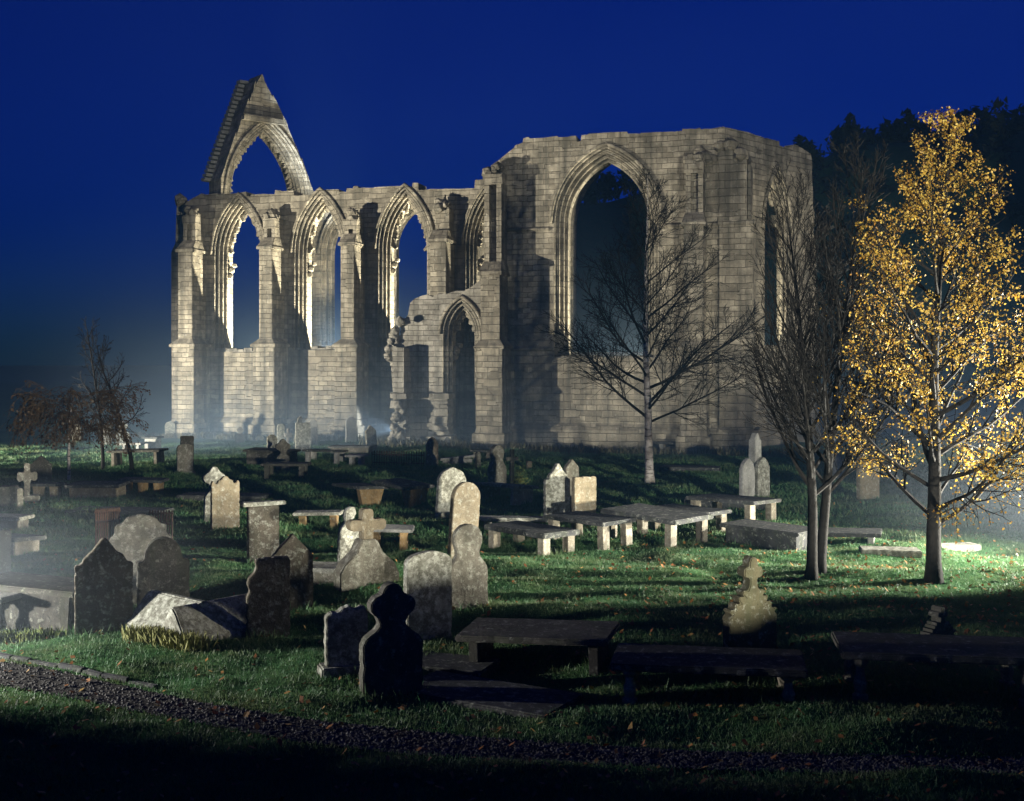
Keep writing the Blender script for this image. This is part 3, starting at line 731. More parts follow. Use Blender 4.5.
HSL = [
 # kind, px, base, top, width, label, material, extras
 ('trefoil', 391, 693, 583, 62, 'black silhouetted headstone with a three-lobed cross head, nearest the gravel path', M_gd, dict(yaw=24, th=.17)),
 ('battered', 346, 672, 605, 43, 'low battered headstone with a broken top just left of the three-lobed stone', M_gl, dict(yaw=20, th=.15, plinth=.1)),
 ('soft', 428, 638, 551, 47, 'broad lichen-mottled headstone with a slightly domed top behind the three-lobed stone', M_gl, dict(yaw=30, th=.14)),
 ('bottle', 467, 608, 524, 41, 'mossy bottle-shaped headstone with a round head and swelling shoulders', M_gs, dict(yaw=26, th=.14)),
 ('round', 462, 558, 482, 29, 'tall tan round-topped headstone standing behind the bottle-shaped one', M_gt, dict(tilt=4, yaw=34)),
 ('polygon', 450, 517, 467, 29, 'grey shouldered headstone leaning right, behind the tall tan round-topped one', M_gl, dict(tilt=3, yaw=34)),
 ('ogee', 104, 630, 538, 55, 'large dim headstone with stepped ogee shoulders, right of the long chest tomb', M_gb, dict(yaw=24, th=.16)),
 ('shoulder', 163, 622, 537, 50, 'wide near-black arched headstone behind the white coped tomb', M_gd, dict(yaw=24, th=.17)),
 ('scroll', 141, 604, 514, 62, 'ornate headstone with a scrolled head showing between two dark headstones', M_gs, dict(yaw=22, th=.16)),
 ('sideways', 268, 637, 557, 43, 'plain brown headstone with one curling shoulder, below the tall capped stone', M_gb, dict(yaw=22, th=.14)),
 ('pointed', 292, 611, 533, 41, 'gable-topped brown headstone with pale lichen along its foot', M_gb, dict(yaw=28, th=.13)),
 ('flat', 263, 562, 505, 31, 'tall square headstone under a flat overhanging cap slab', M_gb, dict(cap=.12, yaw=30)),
 ('scallop', 225, 529, 476, 28, 'bright pale headstone with a scalloped crown, in front of a stone cross', M_gt, dict(yaw=28)),
 ('wheel', 214, 522, 468, 24, 'grey quatrefoil-headed cross stone half hidden behind the scalloped headstone', M_gl, dict(yaw=28, cat='stone cross')),
 ('curl', 348, 570, 507, 21, 'white-speckled headstone with a curled top just left of the tall stone cross', M_gl, dict(yaw=30)),
 ('flat', 2, 582, 530, 17, 'dark headstone cut off by the left edge of the view', M_gd, dict(yaw=30)),
 ('soft', 185, 474, 443, 16, 'grey headstone on the far lawn with a dark slab standing at its back', M_gs, dict(yaw=28, plinth=.12)),
 ('flat', 187, 468, 436, 13, 'dark square slab standing right behind a grey headstone on the far lawn', M_gd, dict(yaw=30)),
 ('ogee', 557, 521, 463, 26, 'pale grey shield-topped headstone left of the square tan one', M_gl, dict(yaw=28)),
 ('pointed', 571, 514, 459, 15, 'narrow pinnacled headstone squeezed behind the shield-topped and square tan stones', M_gs, dict(yaw=34)),
 ('flat', 584, 524, 479, 24, 'square tan headstone with cut corners beside the row of table tombs', M_gt, dict(yaw=30)),
 ('bottle', 497, 488, 445, 18, 'waisted headstone with a round head on the lawn beside a thin dark post', M_gs, dict(yaw=34, th=.2)),
 ('flat', 529, 470, 461, 6, 'tiny bright tan stone block alone on the far lawn', M_gt, dict(yaw=20)),
 ('lancet', 747, 500, 459, 14, 'left one of two narrow pale headstones standing before the slim obelisk', M_gw, dict(yaw=34)),
 ('lancet', 762, 498, 457, 14, 'right one of two narrow pale headstones standing before the slim obelisk', M_gl, dict(yaw=34)),
 ('lancet', 838, 480, 454, 12, 'small white pointed headstone between the bare twin tree and the yellow birch', M_gw, dict(yaw=34)),
 ('soft', 868, 500, 461, 21, 'tan headstone showing behind the lower yellow leaves of the birch', M_gt, dict(yaw=34)),
 ('round', 899, 470, 440, 15, 'pale round headstone glimpsed through the birch crown left of its trunk', M_gl, dict(yaw=34)),
 ('gothic', 750, 672, 556, 51, 'gabled gothic headstone with crocketed edges and a cross finial behind a dark table tomb', M_go, dict(yaw=22, th=.17)),
 ('gothic', 938, 664, 606, 28, 'small shadowed gothic headstone on the dark lawn below the birch', M_gd, dict(yaw=30, th=.15)),
 ('lancet', 432, 466, 437, 12, 'slim tan pointed headstone right of the iron railings', M_gt, dict(yaw=30)),
 ('pointed', 372, 450, 426, 11, 'thin pointed headstone leaning left in front of the ruined chapel pier', M_gs, dict(tilt=-6, yaw=34)),
 ('round', 351, 444, 419, 11, 'white round-topped headstone alone in the mist near the nave wall', M_gw, dict(yaw=26)),
 ('flat', 303, 452, 423, 15, 'square pale headstone in the misty cluster by the nave wall', M_gl, dict(yaw=20)),
 ('round', 313, 448, 422, 9, 'brilliant white round headstone right behind the square pale one', M_gw, dict(yaw=20)),
 ('cross', 288, 446, 426, 8, 'small white cross in the misty cluster left of the square pale headstone', M_gw, dict(yaw=20, cat='stone cross')),
 ('round', 281, 446, 425, 8, 'slim grey round headstone just left of the small white cross', M_gl, dict(yaw=20)),
 ('pointed', 296, 446, 417, 5, 'thin leaning stone spike rising behind the square pale headstone', M_gs, dict(tilt=9, yaw=30)),
 ('round', 272, 461, 435, 10, 'small grey round headstone standing behind a dark slab table', M_gl, dict(yaw=26)),
 ('wheel', 283, 470, 438, 16, 'headstone crowned by a pierced four-lobed cross before the misty cluster', M_gs, dict(yaw=26)),
 ('pointed', 447, 449, 439, 8, 'tiny white pointed stone at the foot of the chapel arch', M_gw, dict(yaw=20)),
 ('trefoil', 240, 445, 428, 9, 'small pale round-headed cross among weeds under the nave wall', M_gw, dict(yaw=20, cat='stone cross')),
 ('polygon', 170, 438, 421, 10, 'small grey headstone beside the first nave buttress', M_gl, dict(yaw=20)),
 ('trefoil', 123, 446, 421, 13, 'pale lobed monument behind the thin bare tree at left', M_gl, dict(yaw=20)),
 ('soft', 107, 445, 423, 10, 'dim square headstone behind the slender bare pole tree', M_gs, dict(yaw=20)),
 ('soft', 76, 443, 426, 9, 'dim tan headstone seen through the weeping tree', M_gt, dict(yaw=20)),
 ('ogee', 41, 482, 453, 20, 'dark shield-shaped headstone left of the weeping tree trunk', M_gd, dict(yaw=20)),
 ('flat', 8, 506, 486, 20, 'broad dark stone block left of the slim dark cross', M_gd, dict(yaw=10, th=.4)),
 ('flat', 20, 508, 488, 6, 'narrow pale stone post at the foot of the slim dark cross', M_gs, dict(yaw=25, th=.2)),
 ('cross', 27, 503, 463, 19, 'slim dark stone cross near the left edge of the view', M_gs, dict(yaw=24, th=.16, plinth=.2, cat='stone cross')),
 ('flat', 478, 468, 452, 5, 'small grey stone stump left of the waisted headstone', M_gs, dict(yaw=30)),
 ('round', 667, 453, 445, 8, 'tiny pale stone at the end of the misty table under the bare birch', M_gs, dict(yaw=30)),
]
for kind, px, b, t, w, lab, mt, kw in HSL: headstone(kind, px, b, t, w, lab, mt, **kw)

# the tall cross on its flared base
p = G(366, 582); s = F/p.y; e = empty('stone_cross', p, R(28)); tag(e, 'tall tan stone cross on a flared sloping base', 'stone cross')
m = MB(); m.prism([(x, z+.42) for x, z in outline('cross', .64, 74/s-.42, random.Random(3))][::-1], -.1, .1); m.build('cross_head', M_gt, e, bevel=.015)
m = MB(); m.prism([(-.5, -.1), (-.5, .2), (-.42, .34), (-.22, .52), (-.13, .72), (.13, .72), (.24, .5), (.44, .32), (.52, .14), (.52, -.1)], -.17, .17); m.build('base', M_gs, e, bevel=.02)
# obelisk
p = G(755, 497); s = F/p.y; h = 64/s; m = MB()
m.box(-.14, .14, -.14, .14, -.1, h*.9, tx=.035); m.box(-.105, .105, -.105, .105, h*.9-.004, h, tx=.08)
o = m.build('obelisk', M_gw, None, bevel=.015); o.location = p; o.rotation_euler = (0, 0, R(30)); tag(o, 'slim pale obelisk rising behind two narrow headstones', 'obelisk')
# thin dark post with ivy
p = G(512, 484); s = F/p.y; e = empty('grave_post', p, R(20)); tag(e, 'thin dark post with an ivy clump at its foot on the lawn', 'post')
m = MB(); m.box(-.06, .06, -.06, .06, -.1, 35/s); m.box(-.2, .2, -.05, .05, 24/s, 27.5/s); m.build('shaft', M_gd, e, bevel=.01)
m = MB(); rn = random.Random(4)
for k in range(260):
    c = Vector((rn.gauss(.22, .12), rn.gauss(-.1, .1), abs(rn.gauss(0, .28)))); r = .05
    m.add([c+Vector((rn.uniform(-r, r), rn.uniform(-r, r), rn.uniform(-r, r))) for _ in range(3)], [(0, 1, 2)])
m.build('ivy', M_weed, e)

def leg_shape(m, style, x, y, h, wy, facing):
    if style == 'post': m.box(x-.08, x+.08, y-.1, y+.1, -.1, h)
    elif style == 'panel': m.box(x-.06, x+.06, y-wy, y+wy, -.1, h)
    elif style == 'flare':      # a panel that narrows to its foot
        m.add([(x-.08, y-wy*.62, -.1), (x-.08, y+wy*.62, -.1), (x-.08, y+wy, h), (x-.08, y-wy, h), (x+.08, y-wy*.62, -.1), (x+.08, y+wy*.62, -.1), (x+.08, y+wy, h), (x+.08, y-wy, h)],
              [(0, 1, 2, 3), (7, 6, 5, 4), (0, 4, 5, 1), (1, 5, 6, 2), (2, 6, 7, 3), (3, 7, 4, 0)])
    elif style == 'baluster':
        prof = [(.085, -.1), (.085, .06*h), (.055, .1*h), (.075, .35*h), (.05, .55*h), (.045, .75*h), (.085, .86*h), (.09, h)]
        m.tube([(x, y, z) for r, z in prof], [r for r, z in prof], 8)
def flat_slab(m, L, Wd, z0, z1, rn):
    o = worn([(-L/2, -Wd/2), (L/2, -Wd/2), (L/2, Wd/2), (-L/2, Wd/2)], rn, .16, .006)
    o = [(x+.3, y+.3) for x, y in o]; n = len(o)
    v = [(x-.3, y-.3, z0) for x, y in o]+[(x-.3, y-.3, z1) for x, y in o]
    m.add(v, [tuple(range(n))[::-1], tuple(range(n, 2*n))]+[(i, (i+1) % n, (i+1) % n+n, i+n) for i in range(n)])
def table(px, py, L, Wd, h, label, yaw=-48, legs='post', n=2, sm=None, lm=None, tilt=0, roll=0, th=.08, fill=False, name='table_tomb', cat='table tomb', group=GT):
    p = G(px, py); e = empty(name, p, R(yaw)); tag(e, label, cat, group); FEET.append((p, L/2, R(yaw)))
    rn = random.Random(int(px*7+py)); m = MB(); flat_slab(m, L, Wd, 0, th, rn); sl = m.build('slab', sm or M_slab, e, bevel=.018)
    sl.location.z = h-th; sl.rotation_euler = (R(roll), R(tilt), R(rn.gauss(0, 1.2)))
    e.rotation_euler = (R(rn.gauss(0, 1.3)), R(rn.gauss(0, 1.0)), R(yaw))
    if fill:
        m = MB(); m.box(-L/2+.1, L/2-.1, -Wd/2+.09, Wd/2-.09, -.15, h-th+.004); m.build('chest', lm or M_leg, e, bevel=.015)
    else:
        xs = [-L/2+.2+(L-.4)*i/(n-1) for i in range(n)] if n > 1 else [L/2-.2]
        for x in xs:
            zz = h-th+.004-math.tan(R(tilt))*x
            if legs in ('post', 'baluster'):
                for sy in (-1, 1):
                    m = MB(); leg_shape(m, legs, x, sy*(Wd/2-.14), zz, 0, 0); m.build('leg', lm or M_leg, e, bevel=.01 if legs == 'post' else 0)
            else:
                m = MB(); leg_shape(m, legs, x, 0, zz, Wd/2-.1, 0); m.build('leg', lm or M_leg, e, bevel=.01)
    return e
table(531, 548, 1.85, .95, .50, 'long slate-dark table tomb, nearest of the row beside the square tan headstone', th=.11)
table(590, 540, 1.8, .95, .48, 'dark table tomb on square legs directly in front of the square tan headstone')
table(656, 541, 2.0, 1.25, .60, 'widest table tomb of the row with a pale arched end facing right', legs='post', n=2, th=.1)
table(688, 533, 1.7, .95, .5, 'table tomb with a pale stone end between the widest one and the lawn path', legs='post')
table(733, 524, 1.9, 1.05, .58, 'table tomb with two thick pale panel legs left of the solid chest tomb', legs='post')
table(771, 546, 1.9, .95, .42, 'low solid chest tomb left of the bare twin-stemmed tree', fill=True, lm=M_slab, name='chest_tomb', cat='chest tomb')
table(838, 543, 1.7, .8, .26, 'collapsed tomb slab propped on broken blocks right of the twin-stemmed tree', legs='panel', tilt=-3, n=2, lm=M_gw, yaw=-20)
table(505, 503, 1.7, .9, .42, 'small brown table tomb right of the grey shouldered headstone', legs='panel', lm=M_leg, sm=M_gs)
table(520, 526, 1.9, .55, .2, 'low ledger with a bright lichened edge left of the shield-topped headstone', legs='panel', yaw=12, sm=M_gl)
table(360, 503, 1.3, 1.0, .5, 'pedestal tomb with one flaring orange end panel, left of its twin', legs='flare', n=1, lm=M_to)
table(402, 502, 1.5, 1.0, .52, 'pedestal tomb with a grooved flaring orange end, right of its twin', legs='flare', n=1, lm=M_to)
table(390, 549, .95, .6, .45, 'small table with a white slab edge and two orange legs right of the cross', yaw=3, legs='flare', n=2, lm=M_to, sm=M_gw, th=.06)
table(330, 583, 1.0, .7, .3, 'low broken slab tomb at the foot of the tall cross', yaw=-6, fill=True, lm=M_gs, sm=M_gl)
table(319, 527, 1.1, .6, .36, 'ruined slab with a broken edge on two T-shaped orange supports', yaw=0, legs='flare', n=2, lm=M_to, sm=M_gl, th=.07)
table(272, 464, 1.9, .9, .62, 'dark slab tomb with an overhanging top among the misty headstones', yaw=-20, fill=True, lm=M_gd, sm=M_gd)
table(286, 477, 1.5, .8, .45, 'low dark table standing before the four-lobed cross headstone', yaw=0, legs='post', lm=M_gd, sm=M_gd)
table(325, 463, 1.5, .9, .45, 'dark slab table with two small pale legs left of the white-legged table', yaw=-10, legs='post', lm=M_gw)
table(357, 465, .75, .6, .42, 'tiny white-legged table left of the iron railings', yaw=-12, legs='panel', lm=M_gw, sm=M_gw, th=.07)
table(352, 452, 1.8, .9, .35, 'low dark slab behind the tiny white-legged table', yaw=-8, fill=True, lm=M_gd)
table(457, 464, 1.3, .35, .28, 'bright white slab leaning on its edge right of the slim tan pointed headstone', yaw=10, fill=True, lm=M_gw, sm=M_gw, tilt=-6)
table(482, 459, .9, .6, .35, 'little grey table by the foot of the transept buttress', yaw=-8, legs='panel')
table(676, 455, 1.6, .8, .5, 'misty table tomb with a carved pale leg right of the bare birch trunk', yaw=-12, legs='flare', lm=M_gw)
table(47, 498, .9, .6, .42, 'small table with tan legs right of the slim dark cross', yaw=-8, legs='flare', lm=M_gt)
table(98, 496, 1.55, .8, .36, 'long low tomb with a tan front, behind the scrolled headstone', yaw=-6, fill=True, lm=M_gt)
table(143, 490, 1.35, .7, .38, 'table tomb on three curved orange supports at left', yaw=-4, legs='flare', n=3, lm=M_to)
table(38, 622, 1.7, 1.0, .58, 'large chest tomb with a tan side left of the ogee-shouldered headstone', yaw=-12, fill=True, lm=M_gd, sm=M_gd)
table(2, 628, .7, .8, .52, 'brightly lit white table end with curved leg at the left edge', yaw=-20, legs='baluster', lm=M_gw, sm=M_gw)
table(10, 552, 1.1, .8, .32, 'low rough slab tomb right of the cut-off dark headstone', yaw=-25, fill=True, lm=M_leg)
table(10, 529, .85, .6, .3, 'small arcaded chest tomb with a mossy lid at the left edge', yaw=-10, fill=True, lm=M_leg, sm=M_gl)
table(138, 464, 2.0, .9, .5, 'dark table tomb under the thin bare tree at left', yaw=-5, legs='panel', sm=M_gd)
table(132, 452, 1.0, .5, .4, 'small white table in the shade behind the thin bare tree', yaw=-5, legs='panel', lm=M_gw, sm=M_gw)
table(153, 450, .75, .6, .58, 'small pale house-shaped tomb left of the first nave buttress', yaw=-15, fill=True, lm=M_gw, name='chest_tomb', cat='chest tomb')
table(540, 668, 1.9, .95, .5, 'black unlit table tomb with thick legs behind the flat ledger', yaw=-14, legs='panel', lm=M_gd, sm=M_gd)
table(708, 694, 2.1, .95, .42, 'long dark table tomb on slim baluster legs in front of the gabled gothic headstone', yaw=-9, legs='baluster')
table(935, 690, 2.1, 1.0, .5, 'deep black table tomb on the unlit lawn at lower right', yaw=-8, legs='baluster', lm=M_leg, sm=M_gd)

def ledger(px, py, L, Wd, h, label, yaw=-48, mat=None):
    p = G(px, py); m = MB(); flat_slab(m, L, Wd, -.15, h, random.Random(int(px+py)))
    o = m.build('ledger_slab', mat or M_slab, None, bevel=.018); o.location = p; o.rotation_euler = (0, 0, R(yaw))
    return tag(o, label, 'grave slab', 'flat grave slabs lying in the grass')
ledger(487, 700, 2.0, .95, .10, 'flat dark grave slab lying right of the three-lobed headstone', -30)
ledger(728, 506, 2.1, .9, .16, 'flat grave slab on the lawn below the two narrow headstones', -30)
ledger(690, 472, 2.0, .9, .2, 'long grave slab with a white end behind the bare birch', -14)
ledger(890, 553, 1.1, .5, .08, 'pale broken slab in the grass left of the birch trunk', -10, M_gl)
ledger(956, 549, .9, .4, .10, 'pale stone slab in the grass right of the birch trunk', 12, M_gl)
ledger(120, 513, 2.4, .9, .1, 'blue-lit flat slab on the dark lawn behind the scrolled headstone', -8)
ledger(225, 500, 2.4, .9, .1, 'flat slab in the dark grass behind the scalloped headstone', -8)
ledger(450, 668, 1.1, .7, .09, 'small dark slab behind the foot of the three-lobed headstone', -20)

# the white coped tomb with its cross gable
p = G(186, 640); e = empty('coped_tomb', p, R(-40)); tag(e, 'pale roof-shaped coped tomb with a cross gable beside yellow-green weeds', 'coped tomb')
m = MB(); a, hs, hr = .43, .18, .58
m.prism(worn([(-a, -.1), (-a, hs), (-.05, hr), (.05, hr), (a, hs), (a, -.1)], random.Random(8), .12, .012), -.42, .84, Matrix.Rotation(R(90), 4, 'Z'))
m.build('body', M_gl, e, bevel=.02)
m = MB(); m.prism(worn([(-.33, -.1), (-.33, .16), (-.03, .56), (.03, .56), (.33, .16), (.33, -.1)], random.Random(9), .12, .012), -.46, .95, Matrix.Translation((.34, 0, 0)))
m.build('cross_gable', M_gl, e, bevel=.02)

# iron railings round two plots
def railing(px0, px1, py, h, label, n, mat=None, yaw=None):
    a, b = G(px0, py), G(px1, py); t = b-a; L = t.length
    e = empty('iron_railing', a, math.atan2(t.y, t.x)); tag(e, label, 'railing', 'iron railings round grave plots')
    for z in (.12, h*.82):
        m = MB(); m.box(0, L, -.015, .015, z, z+.035); m.build('rail', M_iron, e)
    for k in range(n):
        x = L*k/(n-1); m = MB(); m.box(x-.013, x+.013, -.013, .013, -.1, h); m.box(x-.03, x+.03, -.008, .008, h-.005, h+.07, tx=.025); m.build('bar', mat or M_iron, e)
railing(372, 424, 466, .5, 'low iron railing on the dark lawn left of the slim tan pointed headstone', 22)
railing(96, 119, 572, 1.02, 'rusty spiked railing showing left of the scrolled headstone', 11, simple('rusty_iron', [(.06, .03, .018), (.12, .06, .035)], 20, .8, .004))
railing(150, 172, 572, 1.02, 'rusty spiked railing showing right of the scrolled headstone', 9)

# ------------------------------------------------------------------ trees
def tree(name, label, cat, loc, seed, spec, bark, leaves=None, leaf_mat_=None, stems=((0, 0, 0),)):
    rn = random.Random(seed); tr = MB(); br = MB(); twigs = []
    def path(p, d, L, r0, r1, up, wig, n):
        pts, rad = [p.copy()], [r0]; d = d.normalized()
        for i in range(n):
            d = (d+Vector((rn.gauss(0, wig), rn.gauss(0, wig), rn.gauss(0, wig)+up/n))).normalized()
            p = p+d*(L/n); pts.append(p); rad.append(r0+(r1-r0)*(i+1)/n)
        return pts, rad
    def at(pts, t):
        f = t*(len(pts)-1); i = min(int(f), len(pts)-2); return pts[i].lerp(pts[i+1], f-i), (pts[i+1]-pts[i]).normalized()
    def branch(p, d, L, r, lv):
        s = spec['lv'][lv]; n = s.get('n', 4)
        pts, rad = path(p, d, L, r, max(spec['rmin'], r*.3), s['up'], s['wig'], n)
        br.tube(pts, rad, 5 if lv == 0 else 3)
        if lv == len(spec['lv'])-1: twigs.append(pts); return
        if leaves and lv >= 1: twigs.append(pts)
        s2 = spec['lv'][lv+1]; k = max(2, int(s2['num']*(.5+.7*L/spec['Lref'][lv])))
        for i in range(k):
            t = s2.get('t0', .2)+(1-s2.get('t0', .2))*(i+rn.random())/k
            q, dd = at(pts, min(t, 1)); side = dd.orthogonal().normalized(); side.rotate(Matrix.Rotation(rn.uniform(0, 6.283), 3, dd))
            ang = R(rn.gauss(s2['ang'], 9)); nd = dd*math.cos(ang)+side*math.sin(ang)
            nd.z += s2.get('droop', 0)
            branch(q, nd, L*s2['len']*(1.15-.65*t)*rn.uniform(.7, 1.2), max(spec['rmin'], r*.42*(1.1-.5*t)), lv+1)
    for (sx, sy, lean) in stems:
        pts, rad = path(Vector((sx, sy, -.15)), Vector((math.sin(lean), spec.get('leany', 0), 1)), spec['h']*spec.get('stemk', 1)*rn.uniform(.96, 1.02), spec['r'], spec['rmin']*1.6, .12, spec['wob'], 16)
        rad[0] *= 1.35
        tr.tube(pts, rad, 9)
        for i in range(spec['prim']):
            t = spec['t0']+(1-spec['t0'])*((i+rn.random()*.6)/spec['prim'])**spec.get('tp', 1)
            q, dd = at(pts, min(t, .995)); az = i*2.4+rn.uniform(-.4, .4)
            s0 = spec['lv'][0]; ang = R(s0['ang']*(1-.45*t)+rn.gauss(0, 6))
            nd = Vector((math.cos(az)*math.sin(ang), math.sin(az)*math.sin(ang), math.cos(ang)))
            L = spec['crown'](t)*rn.uniform(.75, 1.12)
            f = t*(len(pts)-1); r = rad[min(int(f), len(rad)-1)]
            branch(q, nd, L, max(spec['rmin'], min(r*.5, spec.get('bk', .010)*(1+1.3*L))), 0)
    e = empty(name, loc); tag(e, label, cat)
    tr.build('trunk', bark, e, smooth=True); br.build('branches', spec.get('bbark', M_bark), e)
    if leaves:
        rs = np.random.RandomState(seed); V = []
        for pts in twigs:
            if rs.rand() < leaves.get('skip', 0): continue
            for k in range(leaves['n']):
                if rs.rand() > leaves['keep']: continue
                q, dd = at(pts, rs.rand()**.7); c = np.array(q)+rs.randn(3)*leaves['spread']; c[2] -= leaves.get('hang', .03)
                s = leaves['size']*(.6+.8*rs.rand()); u = rs.randn(3); u[2] -= .8; u /= np.linalg.norm(u); w = np.cross(u, rs.randn(3)); w /= np.linalg.norm(w)
                nn = np.cross(u, w)*s*.18
                V += [c, c+u*s*.5+w*s*.42+nn, c+u*s*1.15, c+u*s*.5-w*s*.42+nn]
        raw_mesh('crown', V, np.arange(len(V)), 4, leaf_mat_, e)
    return e
# yellow birch at right
bp = G(934, 583)
tree('birch_tree', 'birch tree covered in bright yellow autumn leaves at right', 'tree', bp, 12,
     dict(h=7.85, r=.135, rmin=.005, wob=.025, prim=50, t0=.13, tp=.95, crown=lambda t: 2.65*(1-max(0, t-.26)/.74)**.68*(.8+.2*min(1, t/.3))+.18,
          Lref=[2.2, .9, .4], bbark=M_bark,
          lv=[dict(ang=74, up=.55, wig=.07, n=6), dict(num=10, ang=42, len=.42, up=.1, wig=.1, t0=.22, n=4), dict(num=6, ang=45, len=.5, up=-.15, wig=.14, t0=.15, n=3)]),
     M_bark, dict(n=9, keep=.95, skip=.33, spread=.045, size=.039), M_leaf)
# bare twin-stemmed tree
tp_ = G(817, 578)
tree('bare_tree', 'dark leafless twin-stemmed tree with upright branches left of the yellow birch', 'tree', tp_, 31,
     dict(h=6.9, r=.10, rmin=.0045, wob=.025, prim=36, t0=.22, tp=1.0, crown=lambda t: 2.6*(1-t*.7)+.2, Lref=[2.2, .9, .4],
          lv=[dict(ang=52, up=.75, wig=.06, n=6), dict(num=10, ang=28, len=.5, up=.35, wig=.08, t0=.15, n=4), dict(num=8, ang=32, len=.5, up=.2, wig=.12, t0=.2, n=3)]),
     M_bark, stems=((-.12, -.1, .012), (.12, .25, .045)))
# bare birch before the transept
mp_ = G(650, 484)
tree('bare_birch', 'leafless birch with a pale trunk and wide fine branches before the transept', 'tree', mp_, 44,
     dict(h=9.7, r=.14, bk=.008, rmin=.006, wob=.02, prim=38, t0=.2, tp=1.0, crown=lambda t: 4.7*(1-t)**.8+.3, Lref=[2.6, 1.1, .5], bbark=M_bark,
          lv=[dict(ang=76, up=.42, wig=.07, n=7), dict(num=13, ang=38, len=.42, up=.2, wig=.1, t0=.2, n=4), dict(num=9, ang=36, len=.5, up=.05, wig=.14, t0=.15, n=3)]),
     M_birch)
# small trees at left
tree('bare_tree', 'thin bare tree with a slightly curved stem in front of the first nave buttress', 'tree', G(132, 471), 51,
     dict(h=4.9, r=.085, rmin=.008, wob=.05, prim=15, t0=.36, crown=lambda t: 1.9*(1-t*.6)+.1, Lref=[1.3, .6, .3],
          lv=[dict(ang=62, up=.3, wig=.12, n=5), dict(num=6, ang=40, len=.5, up=.1, wig=.15, n=4), dict(num=3, ang=40, len=.5, up=0, wig=.15, n=2)]), M_bark)
tree('bare_tree', 'slender straight bare tree standing between the weeping tree and the curved one', 'tree', G(103, 469), 57,
     dict(h=5.4, r=.07, rmin=.008, wob=.02, prim=15, t0=.3, crown=lambda t: 1.7*(1-t*.7)+.1, Lref=[1.3, .6, .3], bbark=M_bark,
          lv=[dict(ang=58, up=.3, wig=.1, n=5), dict(num=6, ang=40, len=.5, up=.1, wig=.15, n=4), dict(num=3, ang=40, len=.5, up=0, wig=.15, n=2)]), M_bark)
tree('weeping_tree', 'low weeping tree with drooping brown twigs at left', 'tree', G(69, 478), 63,
     dict(h=2.75, r=.06, rmin=.006, wob=.04, prim=26, t0=.62, crown=lambda t: 1.9, Lref=[1.6, .9, .5], bbark=M_drywood,
          lv=[dict(ang=95, up=-.75, wig=.07, n=6), dict(num=11, ang=40, len=.55, up=-1.1, wig=.12, n=4), dict(num=4, ang=30, len=.6, up=-1.0, wig=.12, n=3)]),
     M_birch, dict(n=3, keep=.5, spread=.05, size=.07), leaf_mat('dry_leaves', (.05, .03, .014), (.085, .052, .024), (.12, .08, .04), .2))

# ------------------------------------------------------------------ grass, leaves, weeds
rs = np.random.RandomState(2)
def blades(n, sampler, hgt, wid, name, mat, nb=1):
    x, y = sampler(n); z = terrain(x, y)
    yy = np.maximum(y, 4); row = HOR+F*H/yy; up, lo = path_rows(512+F*x/yy); ok = (row < up+.5) | (row > lo-.5)
    x, y, z = x[ok], y[ok], z[ok]; n = len(x)
    a = rs.rand(n)*6.283; h = hgt*(.5+rs.rand(n)); ln = h*(.3+.7*rs.rand(n)); b = rs.rand(n)*6.283
    w = wid*(.7+.6*rs.rand(n))
    dx, dy = np.cos(a)*w, np.sin(a)*w
    v = np.empty((n, 3, 3), np.float32)
    v[:, 0] = np.stack([x-dx, y-dy, z-.01], -1); v[:, 1] = np.stack([x+dx, y+dy, z-.01], -1)
    v[:, 2] = np.stack([x+np.cos(b)*ln, y+np.sin(b)*ln, z+h], -1)
    return raw_mesh(name, v.reshape(-1, 3), np.arange(n*3), 3, mat)
def view_wedge(d0, d1, pw):
    def f(n):
        d = d0+(d1-d0)*rs.rand(n)**pw; return (rs.rand(n)*1.16-.58)*d, d
    return f
tag(blades(420000, view_wedge(8.6, 28, 1.2), .040, .0055, 'grass', M_grass), kind='stuff')
tag(blades(260000, view_wedge(24, 52, .9), .07, .014, 'grass', M_grass), kind='stuff')
v = []
for p, hw, yw in FEET:
    for k in range(int(130+160*hw)):
        t_ = rs.uniform(-1.15, 1.15)*hw; o_ = rs.normal(0, .1) if rs.rand() < .6 else rs.uniform(-.45, .45)
        x = p.x+math.cos(yw)*t_-math.sin(yw)*o_; y = p.y+math.sin(yw)*t_+math.cos(yw)*o_; z = float(terrain(x, y)); hh = .05+.13*rs.rand()**2; a = rs.rand()*6.283; w_ = .006+.004*rs.rand()
        c_, s_ = math.cos(a)*w_, math.sin(a)*w_; b_ = rs.rand()*6.283
        v += [(x-c_, y-s_, z-.01), (x+c_, y+s_, z-.01), (x+math.cos(b_)*hh*.5, y+math.sin(b_)*hh*.5, z+hh)]
tag(raw_mesh('grass', v, np.arange(len(v)), 3, M_grass), kind='stuff')
# fallen leaves
n = 2600; d = 9+22*rs.rand(n)**1.5; x = (rs.rand(n)*1.1-.55)*d
n2 = 1500; d2 = bp.y+rs.randn(n2)*2.6; x2 = bp.x+rs.randn(n2)*3.2
x = np.concatenate([x, x2]); d = np.concatenate([d, d2]); k = (d > 9); x, d = x[k], d[k]; z = terrain(x, d)+.035
V = []
for i in range(len(x)):
    s = .022+.028*rs.rand(); a = rs.rand()*6.283; tl = rs.randn(2)*.45
    for (p, q) in ((-1, 0), (0, -.6), (1, 0), (0, .6)):
        ex, ey = p*math.cos(a)-q*math.sin(a), p*math.sin(a)+q*math.cos(a); V.append((x[i]+ex*s, d[i]+ey*s, z[i]+(ex*tl[0]+ey*tl[1])*s))
tag(raw_mesh('fallen_leaves', V, np.arange(len(V)), 4, M_fallen), kind='stuff')
